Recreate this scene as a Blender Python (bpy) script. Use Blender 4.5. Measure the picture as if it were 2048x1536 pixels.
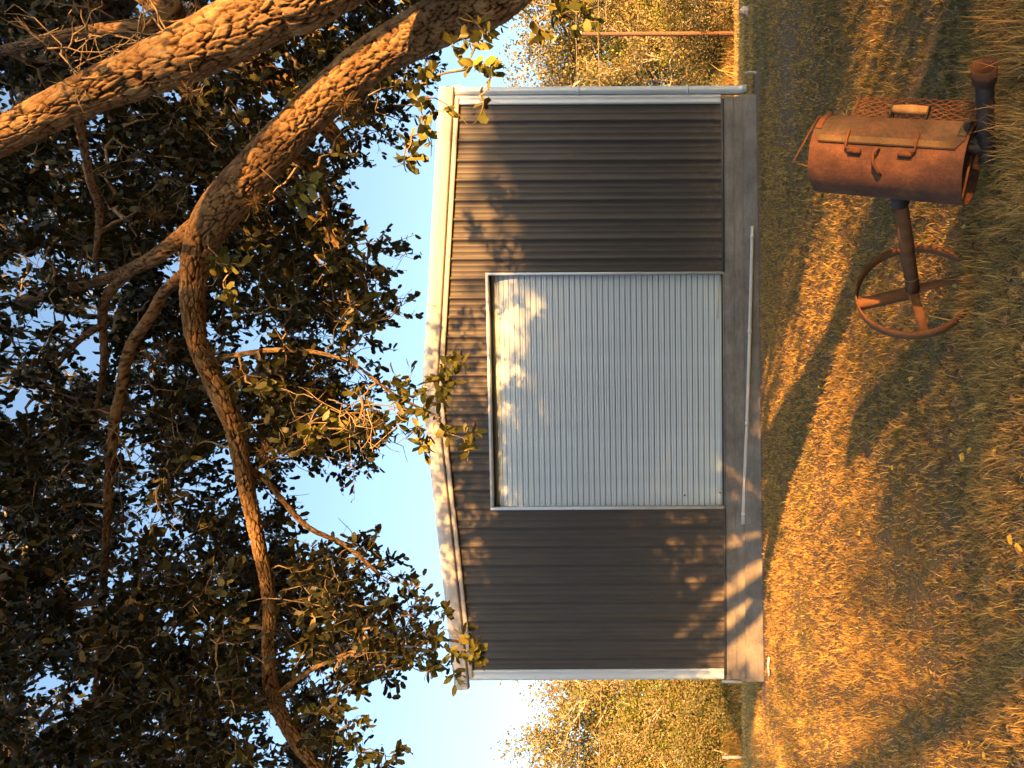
import bpy, math, random
import numpy as np
from mathutils import Matrix, Vector, noise as mnoise

for o in list(bpy.data.objects):
    bpy.data.objects.remove(o)
scene = bpy.context.scene
R = math.radians

# ------------------------------------------------------------------ camera
# The photograph lies on its side: the picture's left is up in the world.
F = 1600.0                      # focal length in pixels of the 2048 x 1536 photograph
U0, V0 = 768.0, 1445.0          # principal point, upright picture (u right, v down)
ZC = 1.5
ROLL = R(0.33)
cam_d = bpy.data.cameras.new('camera')
cam = bpy.data.objects.new('camera', cam_d)
scene.collection.objects.link(cam)
scene.camera = cam
cam_d.sensor_fit = 'HORIZONTAL'
cam_d.sensor_width = 36.0
cam_d.lens = F * 36.0 / 2048.0
cam_d.shift_x = -(V0 - 1024.0) / 2048.0
cam_d.shift_y = 0.0
cam_d.clip_start = 0.05
cam_d.clip_end = 3000.0
_up = Vector((math.sin(ROLL), 0, math.cos(ROLL)))
_rt = Vector((math.cos(ROLL), 0, -math.sin(ROLL)))
_bk = Vector((0, -1, 0))
_m = Matrix((-_up, _rt, _bk)).transposed().to_4x4()
_m.translation = Vector((0, 0, ZC))
cam.matrix_world = _m

# ------------------------------------------------------------------ sky, sun, exposure
SUN_AZ = R(28.0)                # the sun stands behind the camera, this far to the right
SUN_EL = R(10.0)
to_sun = Vector((math.sin(SUN_AZ) * math.cos(SUN_EL), -math.cos(SUN_AZ) * math.cos(SUN_EL), math.sin(SUN_EL)))
world = bpy.data.worlds.new('World')
scene.world = world
world.use_nodes = True
wn = world.node_tree
sky = wn.nodes.new('ShaderNodeTexSky')
sky.sky_type = 'NISHITA'
sky.sun_disc = False
sky.sun_elevation = SUN_EL
sky.sun_rotation = math.pi - SUN_AZ
sky.air_density = 0.98
sky.dust_density = 2.8
sky.ozone_density = 1.4
bgn = wn.nodes['Background']
wn.links.new(sky.outputs[0], bgn.inputs[0])
bgn.inputs[1].default_value = 0.088
sun_d = bpy.data.lights.new('sun', 'SUN')
sun_d.energy = 5.0
sun_d.angle = R(0.55)
sun_d.color = (1.0, 0.45, 0.115)
sun = bpy.data.objects.new('sun', sun_d)
scene.collection.objects.link(sun)
sun.rotation_euler = to_sun.to_track_quat('Z', 'Y').to_euler()
sun.location = (10, -20, 12)
vs = scene.view_settings
vs.view_transform = 'Standard'
vs.look = 'None'
vs.exposure = 2.45
vs.gamma = 1.0
vs.use_curve_mapping = False
cy = scene.cycles
cy.max_bounces = 6
cy.diffuse_bounces = 3
cy.glossy_bounces = 2
cy.transmission_bounces = 3
cy.transparent_max_bounces = 4
cy.use_adaptive_sampling = True
cy.adaptive_threshold = 0.015
cy.use_denoising = True
cy.sample_clamp_indirect = 6.0
scene.render.use_persistent_data = False

# ------------------------------------------------------------------ helpers
rng = np.random.default_rng(7)
random.seed(7)
COL = scene.collection


def pix(x, y, D):
    """photograph pixel (2048 x 1536 as stored) at depth D -> world point"""
    r, w = (1536.0 - y) - U0, V0 - x
    c, s = math.cos(ROLL), math.sin(ROLL)
    a, b = r * c + w * s, -r * s + w * c
    return Vector((a * D / F, D, ZC + b * D / F))


def tag(o, label=None, cat=None, group=None, kind=None):
    if label: o['label'] = label
    if cat: o['category'] = cat
    if group: o['group'] = group
    if kind: o['kind'] = kind
    return o


def mesh_arrays(name, verts, faces_list, smooth=False, col=None):
    """faces_list: arrays (n,3) / (n,4)"""
    me = bpy.data.meshes.new(name)
    verts = np.asarray(verts, dtype=np.float32).reshape(-1, 3)
    me.vertices.add(len(verts))
    me.vertices.foreach_set('co', verts.ravel())
    lv, ls, lt = [], [], []
    off = 0
    for f in faces_list:
        f = np.asarray(f, dtype=np.int32)
        if f.size == 0:
            continue
        n, k = f.shape
        lv.append(f.ravel())
        ls.append(off + np.arange(n, dtype=np.int32) * k)
        lt.append(np.full(n, k, dtype=np.int32))
        off += n * k
    lv = np.concatenate(lv); ls = np.concatenate(ls); lt = np.concatenate(lt)
    me.loops.add(len(lv))
    me.loops.foreach_set('vertex_index', lv)
    me.polygons.add(len(ls))
    me.polygons.foreach_set('loop_start', ls)
    me.polygons.foreach_set('loop_total', lt)
    if smooth:
        me.polygons.foreach_set('use_smooth', np.ones(len(ls), dtype=bool))
    if col is not None:
        at = me.color_attributes.new('Col', 'FLOAT_COLOR', 'POINT')
        c = np.ones((len(verts), 4), dtype=np.float32)
        c[:, :3] = col
        at.data.foreach_set('color', c.ravel())
    me.update(calc_edges=True)
    return me


def obj(name, me, mat=None, parent=None, loc=None):
    o = bpy.data.objects.new(name, me)
    COL.objects.link(o)
    if mat is not None and me is not None and not me.materials:
        me.materials.append(mat)
    if parent is not None:
        o.parent = parent
    if loc is not None:
        o.location = loc
    return o


def empty(name, loc=(0, 0, 0), rz=0.0):
    o = bpy.data.objects.new(name, None)
    COL.objects.link(o)
    o.location = loc
    o.rotation_euler = (0, 0, rz)
    o.empty_display_size = 0.2
    return o


class MB:
    """collects shapes in one mesh"""
    def __init__(self):
        self.v, self.q, self.t, self.n = [], [], [], 0

    def add(self, v, q=None, t=None):
        v = np.asarray(v, dtype=np.float64).reshape(-1, 3)
        if q is not None and len(q): self.q.append(np.asarray(q, dtype=np.int32).reshape(-1, 4) + self.n)
        if t is not None and len(t): self.t.append(np.asarray(t, dtype=np.int32).reshape(-1, 3) + self.n)
        self.v.append(v); self.n += len(v)
        return self

    def box(self, x0, x1, y0, y1, z0, z1):
        v = [(x, y, z) for z in (z0, z1) for y in (y0, y1) for x in (x0, x1)]
        q = [(0, 2, 3, 1), (4, 5, 7, 6), (0, 1, 5, 4), (2, 6, 7, 3), (0, 4, 6, 2), (1, 3, 7, 5)]
        return self.add(v, q)

    def tube(self, pts, rad, n=8, cap=True, phase=0.0):
        v, q, t = tube_arrays(pts, rad, n, cap, phase)
        return self.add(v, q, t)

    def prism(self, poly, axis_pts):
        """poly: 2-D outline, axis_pts: list of functions mapping (a,b)->3-D"""
        n = len(poly)
        v = []
        for fn in axis_pts:
            v += [fn(a, b) for a, b in poly]
        q = []
        for k in range(len(axis_pts) - 1):
            for i in range(n):
                j = (i + 1) % n
                q.append((k * n + i, k * n + j, (k + 1) * n + j, (k + 1) * n + i))
        return self.add(v, q)

    def mesh(self, name, smooth=False, col=None):
        return mesh_arrays(name, np.concatenate(self.v), [x for x in ([np.concatenate(self.q)] if self.q else []) + ([np.concatenate(self.t)] if self.t else [])], smooth, col)

    def build(self, name, mat, parent=None, smooth=False, bevel=0.0):
        o = obj(name, self.mesh(name, smooth), mat, parent)
        if bevel:
            b = o.modifiers.new('bevel', 'BEVEL'); b.width = bevel; b.segments = 2; b.limit_method = 'ANGLE'
        return o


def frames(pts):
    pts = np.asarray(pts, dtype=np.float64)
    tg = np.gradient(pts, axis=0)
    tg /= np.maximum(np.linalg.norm(tg, axis=1, keepdims=True), 1e-9)
    ref = np.array([0.0, 0.0, 1.0]) if abs(tg[0, 2]) < 0.9 else np.array([1.0, 0.0, 0.0])
    nn = np.zeros_like(pts)
    a = np.cross(tg[0], ref); a /= np.linalg.norm(a)
    for i in range(len(pts)):
        a = a - tg[i] * np.dot(a, tg[i])
        a /= max(np.linalg.norm(a), 1e-9)
        nn[i] = a
    bb = np.cross(tg, nn)
    return pts, tg, nn, bb


def tube_arrays(pts, rad, n=8, cap=True, phase=0.0):
    pts, tg, nn, bb = frames(pts)
    m = len(pts)
    rad = np.broadcast_to(np.asarray(rad, dtype=np.float64), (m,))
    an = np.linspace(0, 2 * math.pi, n, endpoint=False) + phase
    v = pts[:, None, :] + rad[:, None, None] * (np.cos(an)[None, :, None] * nn[:, None, :] + np.sin(an)[None, :, None] * bb[:, None, :])
    v = v.reshape(-1, 3)
    i = np.arange(m - 1)[:, None] * n
    j = np.arange(n)[None, :]
    j2 = (j + 1) % n
    q = np.stack([i + j, i + j2, i + n + j2, i + n + j], axis=-1).reshape(-1, 4)
    t = np.zeros((0, 3), dtype=np.int32)
    if cap:
        k = len(v)
        v = np.vstack([v, pts[0], pts[-1]])
        jj = np.arange(n); j3 = (jj + 1) % n
        t = np.vstack([np.stack([np.full(n, k), j3, jj], 1), np.stack([np.full(n, k + 1), (m - 1) * n + jj, (m - 1) * n + j3], 1)])
    return v, q, t


def catmull(pts, per=8):
    P = np.asarray(pts, dtype=np.float64)
    P = np.vstack([2 * P[0] - P[1], P, 2 * P[-1] - P[-2]])
    out = []
    for i in range(1, len(P) - 2):
        t = np.linspace(0, 1, per, endpoint=False)[:, None]
        a, b, c, d = P[i - 1], P[i], P[i + 1], P[i + 2]
        out.append(0.5 * (2 * b + (c - a) * t + (2 * a - 5 * b + 4 * c - d) * t ** 2 + (3 * b - a - 3 * c + d) * t ** 3))
    out.append(P[-2][None])
    return np.vstack(out)


_tab = np.random.default_rng(3).random((256, 256))


def vnoise(x, y, sc=1.0, seed=0):
    x = np.asarray(x) * sc + seed * 17.31; y = np.asarray(y) * sc + seed * 9.77
    xi = np.floor(x).astype(int); yi = np.floor(y).astype(int)
    fx = x - xi; fy = y - yi
    fx = fx * fx * (3 - 2 * fx); fy = fy * fy * (3 - 2 * fy)
    g = lambda a, b: _tab[a % 256, b % 256]
    return (g(xi, yi) * (1 - fx) + g(xi + 1, yi) * fx) * (1 - fy) + (g(xi, yi + 1) * (1 - fx) + g(xi + 1, yi + 1) * fx) * fy


def fbm(x, y, sc=1.0, seed=0, octv=4):
    s, a, tot = 0, 1.0, 0
    for k in range(octv):
        s = s + a * vnoise(x, y, sc * 2 ** k, seed + k * 3); tot += a; a *= 0.5
    return s / tot


# ------------------------------------------------------------------ materials
class Nodes:
    def __init__(self, name):
        self.m = bpy.data.materials.new(name)
        self.m.use_nodes = True
        self.t = self.m.node_tree
        self.b = self.t.nodes['Principled BSDF']
        self.out = self.t.nodes['Material Output']

    def n(self, typ, **kw):
        nd = self.t.nodes.new(typ)
        for k, v in kw.items():
            if k.startswith('_'):
                setattr(nd, k[1:], v)
            else:
                nd.inputs[k].default_value = v
        return nd

    def l(self, a, b):
        self.t.links.new(a, b)

    def coord(self, kind='Object', scale=(1, 1, 1)):
        tc = self.n('ShaderNodeTexCoord')
        mp = self.n('ShaderNodeMapping')
        mp.inputs['Scale'].default_value = scale
        self.l(tc.outputs[kind], mp.inputs[0])
        return mp.outputs[0]

    def noise(self, vec, scale, detail=4, rough=0.55):
        nd = self.n('ShaderNodeTexNoise', Scale=scale, Detail=detail, Roughness=rough)
        self.l(vec, nd.inputs['Vector'])
        return nd.outputs[0]

    def ramp(self, fac, stops):
        nd = self.n('ShaderNodeValToRGB')
        el = nd.color_ramp.elements
        while len(el) < len(stops): el.new(0.5)
        for e, (p, c) in zip(el, stops):
            e.position = p; e.color = (*c, 1) if len(c) == 3 else c
        self.l(fac, nd.inputs[0])
        return nd.outputs[0]

    def mix(self, fac, a, b, mode='MIX'):
        nd = self.n('ShaderNodeMix', _data_type='RGBA', _blend_type=mode)
        for sock, v in ((nd.inputs[0], fac), (nd.inputs[6], a), (nd.inputs[7], b)):
            if isinstance(v, bpy.types.NodeSocket): self.l(v, sock)
            elif isinstance(v, (int, float)): sock.default_value = v
            else: sock.default_value = (*v, 1)
        return nd.outputs[2]

    def bump(self, height, strength=0.3, dist=0.01):
        nd = self.n('ShaderNodeBump', Strength=strength, Distance=dist)
        self.l(height, nd.inputs['Height'])
        self.l(nd.outputs[0], self.b.inputs['Normal'])

    def set(self, col=None, rough=None, metal=None, spec=None):
        for k, v in (('Base Color', col), ('Roughness', rough), ('Metallic', metal), ('Specular IOR Level', spec)):
            if v is None: continue
            if isinstance(v, bpy.types.NodeSocket): self.l(v, self.b.inputs[k])
            elif isinstance(v, (int, float)): self.b.inputs[k].default_value = v
            else: self.b.inputs[k].default_value = (*v, 1)
        return self.m


def painted(name, base, var=0.12, rough=0.4, streak=(3, 3, 0.4), spec=0.5, scale=6):
    N = Nodes(name)
    v = N.coord('Object', streak)
    a = N.noise(v, scale, 5)
    lo = tuple(c * (1 - var) for c in base); hi = tuple(min(1, c * (1 + var)) for c in base)
    c = N.ramp(a, [(0.3, lo), (0.7, hi)])
    fine = N.noise(N.coord('Object'), 90, 3)
    N.bump(fine, 0.05, 0.002)
    r = N.ramp(a, [(0.2, (rough - 0.08,) * 3), (0.8, (rough + 0.1,) * 3)])
    return N.set(c, r, 0, spec)


def rust(name, tones, scale=9, rough=0.85, bump=0.35):
    N = Nodes(name)
    v = N.coord('Object')
    a = N.noise(v, scale, 6, 0.65)
    b = N.noise(v, scale * 14, 3, 0.7)
    c = N.ramp(a, [(0.28, tones[0]), (0.5, tones[1]), (0.72, tones[2])])
    d = N.ramp(b, [(0.35, (0.55,) * 3), (0.6, (1.0,) * 3)])
    N.bump(b, bump, 0.003)
    c = N.mix(0.75, c, d, 'MULTIPLY')
    soot = N.ramp(N.noise(N.coord('Object', (1.0, 2.2, 2.2)), 3.1, 6, 0.7), [(0.50, (0, 0, 0)), (0.68, (0.7, 0.7, 0.7))])
    c = N.mix(soot, c, tuple(0.42 * q + 0.006 for q in tones[0]))
    return N.set(c, rough, 0, 0.25)


M = {}
M['wall_paint'] = painted('wall_paint', (0.060, 0.053, 0.047), 0.12, 0.62, (3, 3, 0.4), 0.3)


def wall_paint():
    N = Nodes('wall_paint')
    v = N.coord('Object', (3, 3, 0.35))
    a = N.noise(v, 5, 5)
    c = N.ramp(a, [(0.3, (0.041, 0.039, 0.037)), (0.7, (0.055, 0.052, 0.0495))])
    # mud thrown up from the ground and a few pale scuffs
    sp = N.n('ShaderNodeSeparateXYZ'); N.l(N.coord('Object'), sp.inputs[0])
    hgt = N.ramp(sp.outputs[2], [(0.0, (0.75, 0.75, 0.75)), (0.12, (0.4, 0.4, 0.4)), (0.55, (0, 0, 0))])
    n2 = N.ramp(N.noise(N.coord('Object', (1, 1, 0.6)), 14, 6, 0.7), [(0.4, (0, 0, 0)), (0.62, (1, 1, 1))])
    mud = N.mix(1.0, hgt, n2, 'MULTIPLY')
    c = N.mix(mud, c, (0.13, 0.10, 0.075))
    sc = N.ramp(N.noise(N.coord('Object', (40, 40, 1.2)), 3.0, 3), [(0.72, (0, 0, 0)), (0.78, (0.35, 0.35, 0.35))])
    c = N.mix(sc, c, (0.13, 0.12, 0.11))
    N.bump(N.noise(N.coord('Object'), 2.2, 2), 0.12, 0.02)
    return N.set(c, 0.58, 0, 0.32)


M['wall_paint'] = wall_paint()
M['trim'] = painted('trim', (0.50, 0.57, 0.63), 0.06, 0.38)
M['rake'] = painted('rake', (0.42, 0.42, 0.43), 0.06, 0.35)
M['door_white'] = painted('door_white', (0.43, 0.53, 0.61), 0.05, 0.5, (1, 1, 1), 0.4, 3)
M['gap_shade_rubber'] = painted('gap_shade_rubber', (0.012, 0.012, 0.013), 0.1, 0.7)  # near-black: door recess shade put into the colour; also the seal's rubber
M['base_trim'] = painted('base_trim', (0.05, 0.047, 0.045), 0.1, 0.5)
M['galv'] = painted('galv', (0.50, 0.51, 0.52), 0.15, 0.42, (6, 6, 6), 0.6, 12)
M['roof'] = painted('roof', (0.45, 0.46, 0.47), 0.06, 0.4)


def concrete():
    N = Nodes('concrete')
    v = N.coord('Object')
    a = N.noise(v, 2.2, 6, 0.65)
    b = N.noise(N.coord('Object', (1, 1, 5)), 5, 4)
    f = N.noise(v, 60, 3)
    c = N.ramp(a, [(0.3, (0.125, 0.118, 0.108)), (0.52, (0.185, 0.175, 0.16)), (0.75, (0.255, 0.24, 0.22))])
    c = N.mix(0.5, c, N.ramp(b, [(0.3, (0.62, 0.60, 0.57)), (0.6, (1, 1, 1))]), 'MULTIPLY')
    c = N.mix(0.35, c, N.ramp(f, [(0.35, (0.6,) * 3), (0.6, (1.05,) * 3)]), 'MULTIPLY')
    N.bump(f, 0.35, 0.006)
    return N.set(c, 0.9, 0, 0.2)


M['concrete'] = concrete()


def attr_leaf(name, trans=0.3, rough=0.5, under=None, spec=0.3):
    """leaf: colour from the mesh, some light through it, a paler underside where given"""
    N = Nodes(name)
    at = N.n('ShaderNodeVertexColor', _layer_name='Col')
    c = at.outputs[0]
    if under:
        g = N.n('ShaderNodeNewGeometry')
        u = N.mix(1.0, c, under, 'MULTIPLY')
        c = N.mix(g.outputs['Backfacing'], c, u)
    N.set(c, rough, 0, spec)
    tr = N.n('ShaderNodeBsdfTranslucent')
    N.l(c, tr.inputs[0])
    mx = N.n('ShaderNodeMixShader')
    mx.inputs[0].default_value = trans
    N.l(N.b.outputs[0], mx.inputs[1]); N.l(tr.outputs[0], mx.inputs[2])
    N.l(mx.outputs[0], N.out.inputs[0])
    return N.m


M['oak_leaf'] = attr_leaf('oak_leaf', 0.22, 0.42, (1.95, 1.9, 1.6), 0.4)
M['far_leaf'] = attr_leaf('far_leaf', 0.25, 0.6)
M['grass'] = attr_leaf('grass', 0.36, 0.6, None, 0.15)
M['moss'] = attr_leaf('moss', 0.2, 0.8, None, 0.1)


def bark_mat(name='bark', pale=1.0):
    N = Nodes(name)
    at = N.n('ShaderNodeVertexColor', _layer_name='Col')
    v = N.coord('Object')
    a = N.noise(v, 55, 5, 0.7)
    b = N.noise(v, 9, 4)
    c = N.mix(0.8, at.outputs[0], N.ramp(a, [(0.3, (0.45, 0.42, 0.40)), (0.62, (1.1, 1.1, 1.1))]), 'MULTIPLY')
    c = N.mix(N.ramp(b, [(0.5, (0, 0, 0)), (0.72, (0.28, 0.28, 0.28))]), c, (0.34 * pale, 0.31 * pale, 0.23 * pale))
    N.bump(a, 0.7, 0.006)
    return N.set(c, 0.92, 0, 0.15)


M['bark'] = bark_mat()


def plain_bark(name, c0, c1):
    N = Nodes(name)
    a = N.noise(N.coord('Object'), 12, 5)
    N.bump(a, 0.5, 0.02)
    return N.set(N.ramp(a, [(0.3, c0), (0.7, c1)]), 0.9, 0, 0.15)


M['twig'] = plain_bark('twig', (0.16, 0.125, 0.085), (0.34, 0.28, 0.20))
M['far_bark'] = plain_bark('far_bark', (0.34, 0.29, 0.22), (0.55, 0.49, 0.39))
M['pole_wood'] = plain_bark('pole_wood', (0.10, 0.055, 0.035), (0.19, 0.11, 0.07))
M['post_wood'] = plain_bark('post_wood', (0.28, 0.25, 0.2), (0.42, 0.39, 0.33))
M['rock'] = plain_bark('rock', (0.34, 0.27, 0.24), (0.52, 0.44, 0.40))
M['rust'] = rust('rust', [(0.070, 0.034, 0.023), (0.115, 0.050, 0.029), (0.18, 0.078, 0.040)])
M['rust_lid'] = rust('rust_lid', [(0.055, 0.043, 0.033), (0.075, 0.046, 0.031), (0.125, 0.053, 0.029)], 4)
M['rust_pale'] = rust('rust_pale', [(0.07, 0.048, 0.03), (0.12, 0.078, 0.04), (0.09, 0.045, 0.025)], 14)
M['rust_spoke'] = rust('rust_spoke', [(0.13, 0.062, 0.03), (0.20, 0.09, 0.038), (0.17, 0.07, 0.03)], 12)
M['rust_dark'] = rust('rust_dark', [(0.06, 0.028, 0.018), (0.10, 0.040, 0.023), (0.15, 0.058, 0.028)], 10)
M['black_steel'] = rust('black_steel', [(0.022, 0.021, 0.022), (0.035, 0.032, 0.031), (0.075, 0.05, 0.038)], 8, 0.6, 0.2)
M['rust_cup'] = rust('rust_cup', [(0.035, 0.021, 0.016), (0.055, 0.029, 0.02), (0.08, 0.036, 0.022)], 10)
M['grip'] = rust('grip', [(0.22, 0.12, 0.05), (0.36, 0.22, 0.09), (0.44, 0.29, 0.13)], 22)
M['wire'] = painted('wire', (0.3, 0.28, 0.25), 0.1, 0.5)


# ------------------------------------------------------------------ terrain
_ty = np.array([-60, -10, 0, 2, 3, 3.6, 4.1, 4.6, 5.2, 6, 8, 10.5, 12.4, 14, 20, 30, 45, 80, 500, 2000.0])
_tz = np.array([0.60, 0.50, 0.45, 0.39, 0.32, 0.25, 0.155, 0.105, 0.145, 0.26, 0.48, 0.76, 0.91, 0.93, 0.86, 0.76, 0.60, 0.55, 0.5, 0.5])
_yy = np.linspace(-60, 90, 3001)
_zz = np.interp(_yy, _ty, _tz)
_k = np.exp(-np.linspace(-2, 2, 17) ** 2); _k /= _k.sum()
_zz = np.convolve(np.pad(_zz, 8, mode='edge'), _k, mode='valid')


def gz(x, y):
    x = np.asarray(x, dtype=float); y = np.asarray(y, dtype=float)
    z = np.where(y < 85, np.interp(y, _yy, _zz), np.interp(y, _ty, _tz))
    z = z + 0.011 * np.clip(x, -8, 8) * np.clip((y - 3) / 6, 0, 1)
    z = z + 0.05 * (fbm(x, y, 0.9, 1, 3) - 0.5) * np.clip((12.2 - y) / 2, 0.15, 1)
    return z


# building frame (needed by the ground masks)
TH = math.atan2(0.54, 9.306)
BX, BY, BZ = -0.137, 12.77, 1.5
HW = 4.66


def to_building(x, y):
    dx, dy = np.asarray(x) - BX, np.asarray(y) - BY
    return dx * math.cos(TH) - dy * math.sin(TH), dx * math.sin(TH) + dy * math.cos(TH)


def ground_masks(x, y):
    """bare earth along the foundation and the grey gravel track to the right (what grows there)"""
    lx, ly = to_building(x, y)
    n1 = fbm(x, y, 1.6, 5, 3)
    earth = np.clip(1.25 - np.abs(ly + 0.25) / (0.32 + 0.5 * n1), 0, 1) * (np.abs(lx) < 5.0)
    tr = np.clip(1.3 - np.abs(y - (9.6 - 0.05 * (x - 4))) / 0.8, 0, 1) * np.clip((x - 1.9) / 1.2, 0, 1)
    tr2 = np.clip(1.2 - np.abs(y - (5.4 - 0.1 * x)) / 0.35, 0, 1) * np.clip((x - 1.6) / 0.8, 0, 1)
    gravel = np.maximum(tr, 0.7 * tr2) * (0.15 + 0.8 * n1)
    return earth, np.clip(gravel, 0, 1)


def build_ground():
    xs = np.unique(np.concatenate([np.linspace(-7, 8, 200), np.linspace(-40, 40, 120), np.array([-1500, -600, -250, -120, -70, 70, 120, 250, 600, 1500.0])]))
    ys = np.unique(np.concatenate([np.linspace(2, 14.5, 190), np.linspace(-30, 60, 90), np.array([-400, -150, -60, 80, 120, 200, 350, 700, 1500.0])]))
    X, Y = np.meshgrid(xs, ys)
    Z = gz(X, Y)
    v = np.stack([X, Y, Z], -1).reshape(-1, 3)
    nx, ny = len(xs), len(ys)
    i = (np.arange(ny - 1)[:, None] * nx + np.arange(nx - 1)[None, :]).ravel()
    q = np.stack([i, i + 1, i + nx + 1, i + nx], -1)
    e, g = ground_masks(v[:, 0], v[:, 1])
    col = np.stack([e, g, fbm(v[:, 0], v[:, 1], 0.8, 9, 4)], -1)
    me = mesh_arrays('ground', v, [q], True, col)
    N = Nodes('ground')
    at = N.n('ShaderNodeVertexColor', _layer_name='Col')
    sp = N.n('ShaderNodeSeparateColor')
    N.l(at.outputs[0], sp.inputs[0])
    vec = N.coord('Object')
    a = N.noise(vec, 1.1, 6, 0.65); b = N.noise(vec, 28, 5, 0.7); f = N.noise(vec, 110, 3)
    soil = N.ramp(a, [(0.3, (0.14, 0.105, 0.062)), (0.5, (0.21, 0.155, 0.085)), (0.7, (0.165, 0.14, 0.068))])
    soil = N.mix(0.7, soil, N.ramp(b, [(0.35, (0.45, 0.42, 0.4)), (0.65, (1.35, 1.3, 1.2))]), 'MULTIPLY')
    earth = N.ramp(b, [(0.3, (0.13, 0.085, 0.055)), (0.55, (0.23, 0.15, 0.10)), (0.75, (0.30, 0.22, 0.16))])
    grav = N.ramp(f, [(0.3, (0.11, 0.085, 0.062)), (0.6, (0.21, 0.17, 0.125)), (0.8, (0.32, 0.27, 0.205))])
    c = N.mix(sp.outputs[0], soil, earth)
    c = N.mix(sp.outputs[1], c, grav)
    N.bump(b, 0.9, 0.03)
    N.set(c, 0.95, 0, 0.1)
    o = obj('ground', me, N.m)
    tag(o, kind='structure')


build_ground()


# ------------------------------------------------------------------ metal building
DL, DR, DT = -1.83, 1.88, 3.69          # door opening
PEAK, SLOPE = 4.50, 0.083               # wall top under the rake trim, 1:12 roof
DEPTH = 15.0


def rib_profile(x0, x1):
    """R-panel outline: major ribs every 0.3064 m, two low ribs between; y<0 stands towards the camera"""
    P = 0.3064
    pts = []
    k0 = int(math.floor((x0 + 4.29) / P)) - 1
    k1 = int(math.ceil((x1 + 4.29) / P)) + 1
    for k in range(k0, k1 + 1):
        c = -4.29 + k * P
        for dx, d in ((-0.026, 0), (-0.020, -0.026), (0.014, -0.026), (0.022, 0),
                      (0.104, 0), (0.1065, -0.0016), (0.113, -0.0016), (0.117, 0),
                      (0.194, 0), (0.1965, -0.0016), (0.203, -0.0016), (0.207, 0)):
            pts.append((c + dx, d))
    pts.sort()
    xs = np.array([p[0] for p in pts]); ds = np.array([p[1] for p in pts])
    keep = (xs > x0 + 1e-4) & (xs < x1 - 1e-4)
    X = np.concatenate([[x0], xs[keep], [x1]])
    D = np.concatenate([[np.interp(x0, xs, ds)], ds[keep], [np.interp(x1, xs, ds)]])
    return X, D


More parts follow.
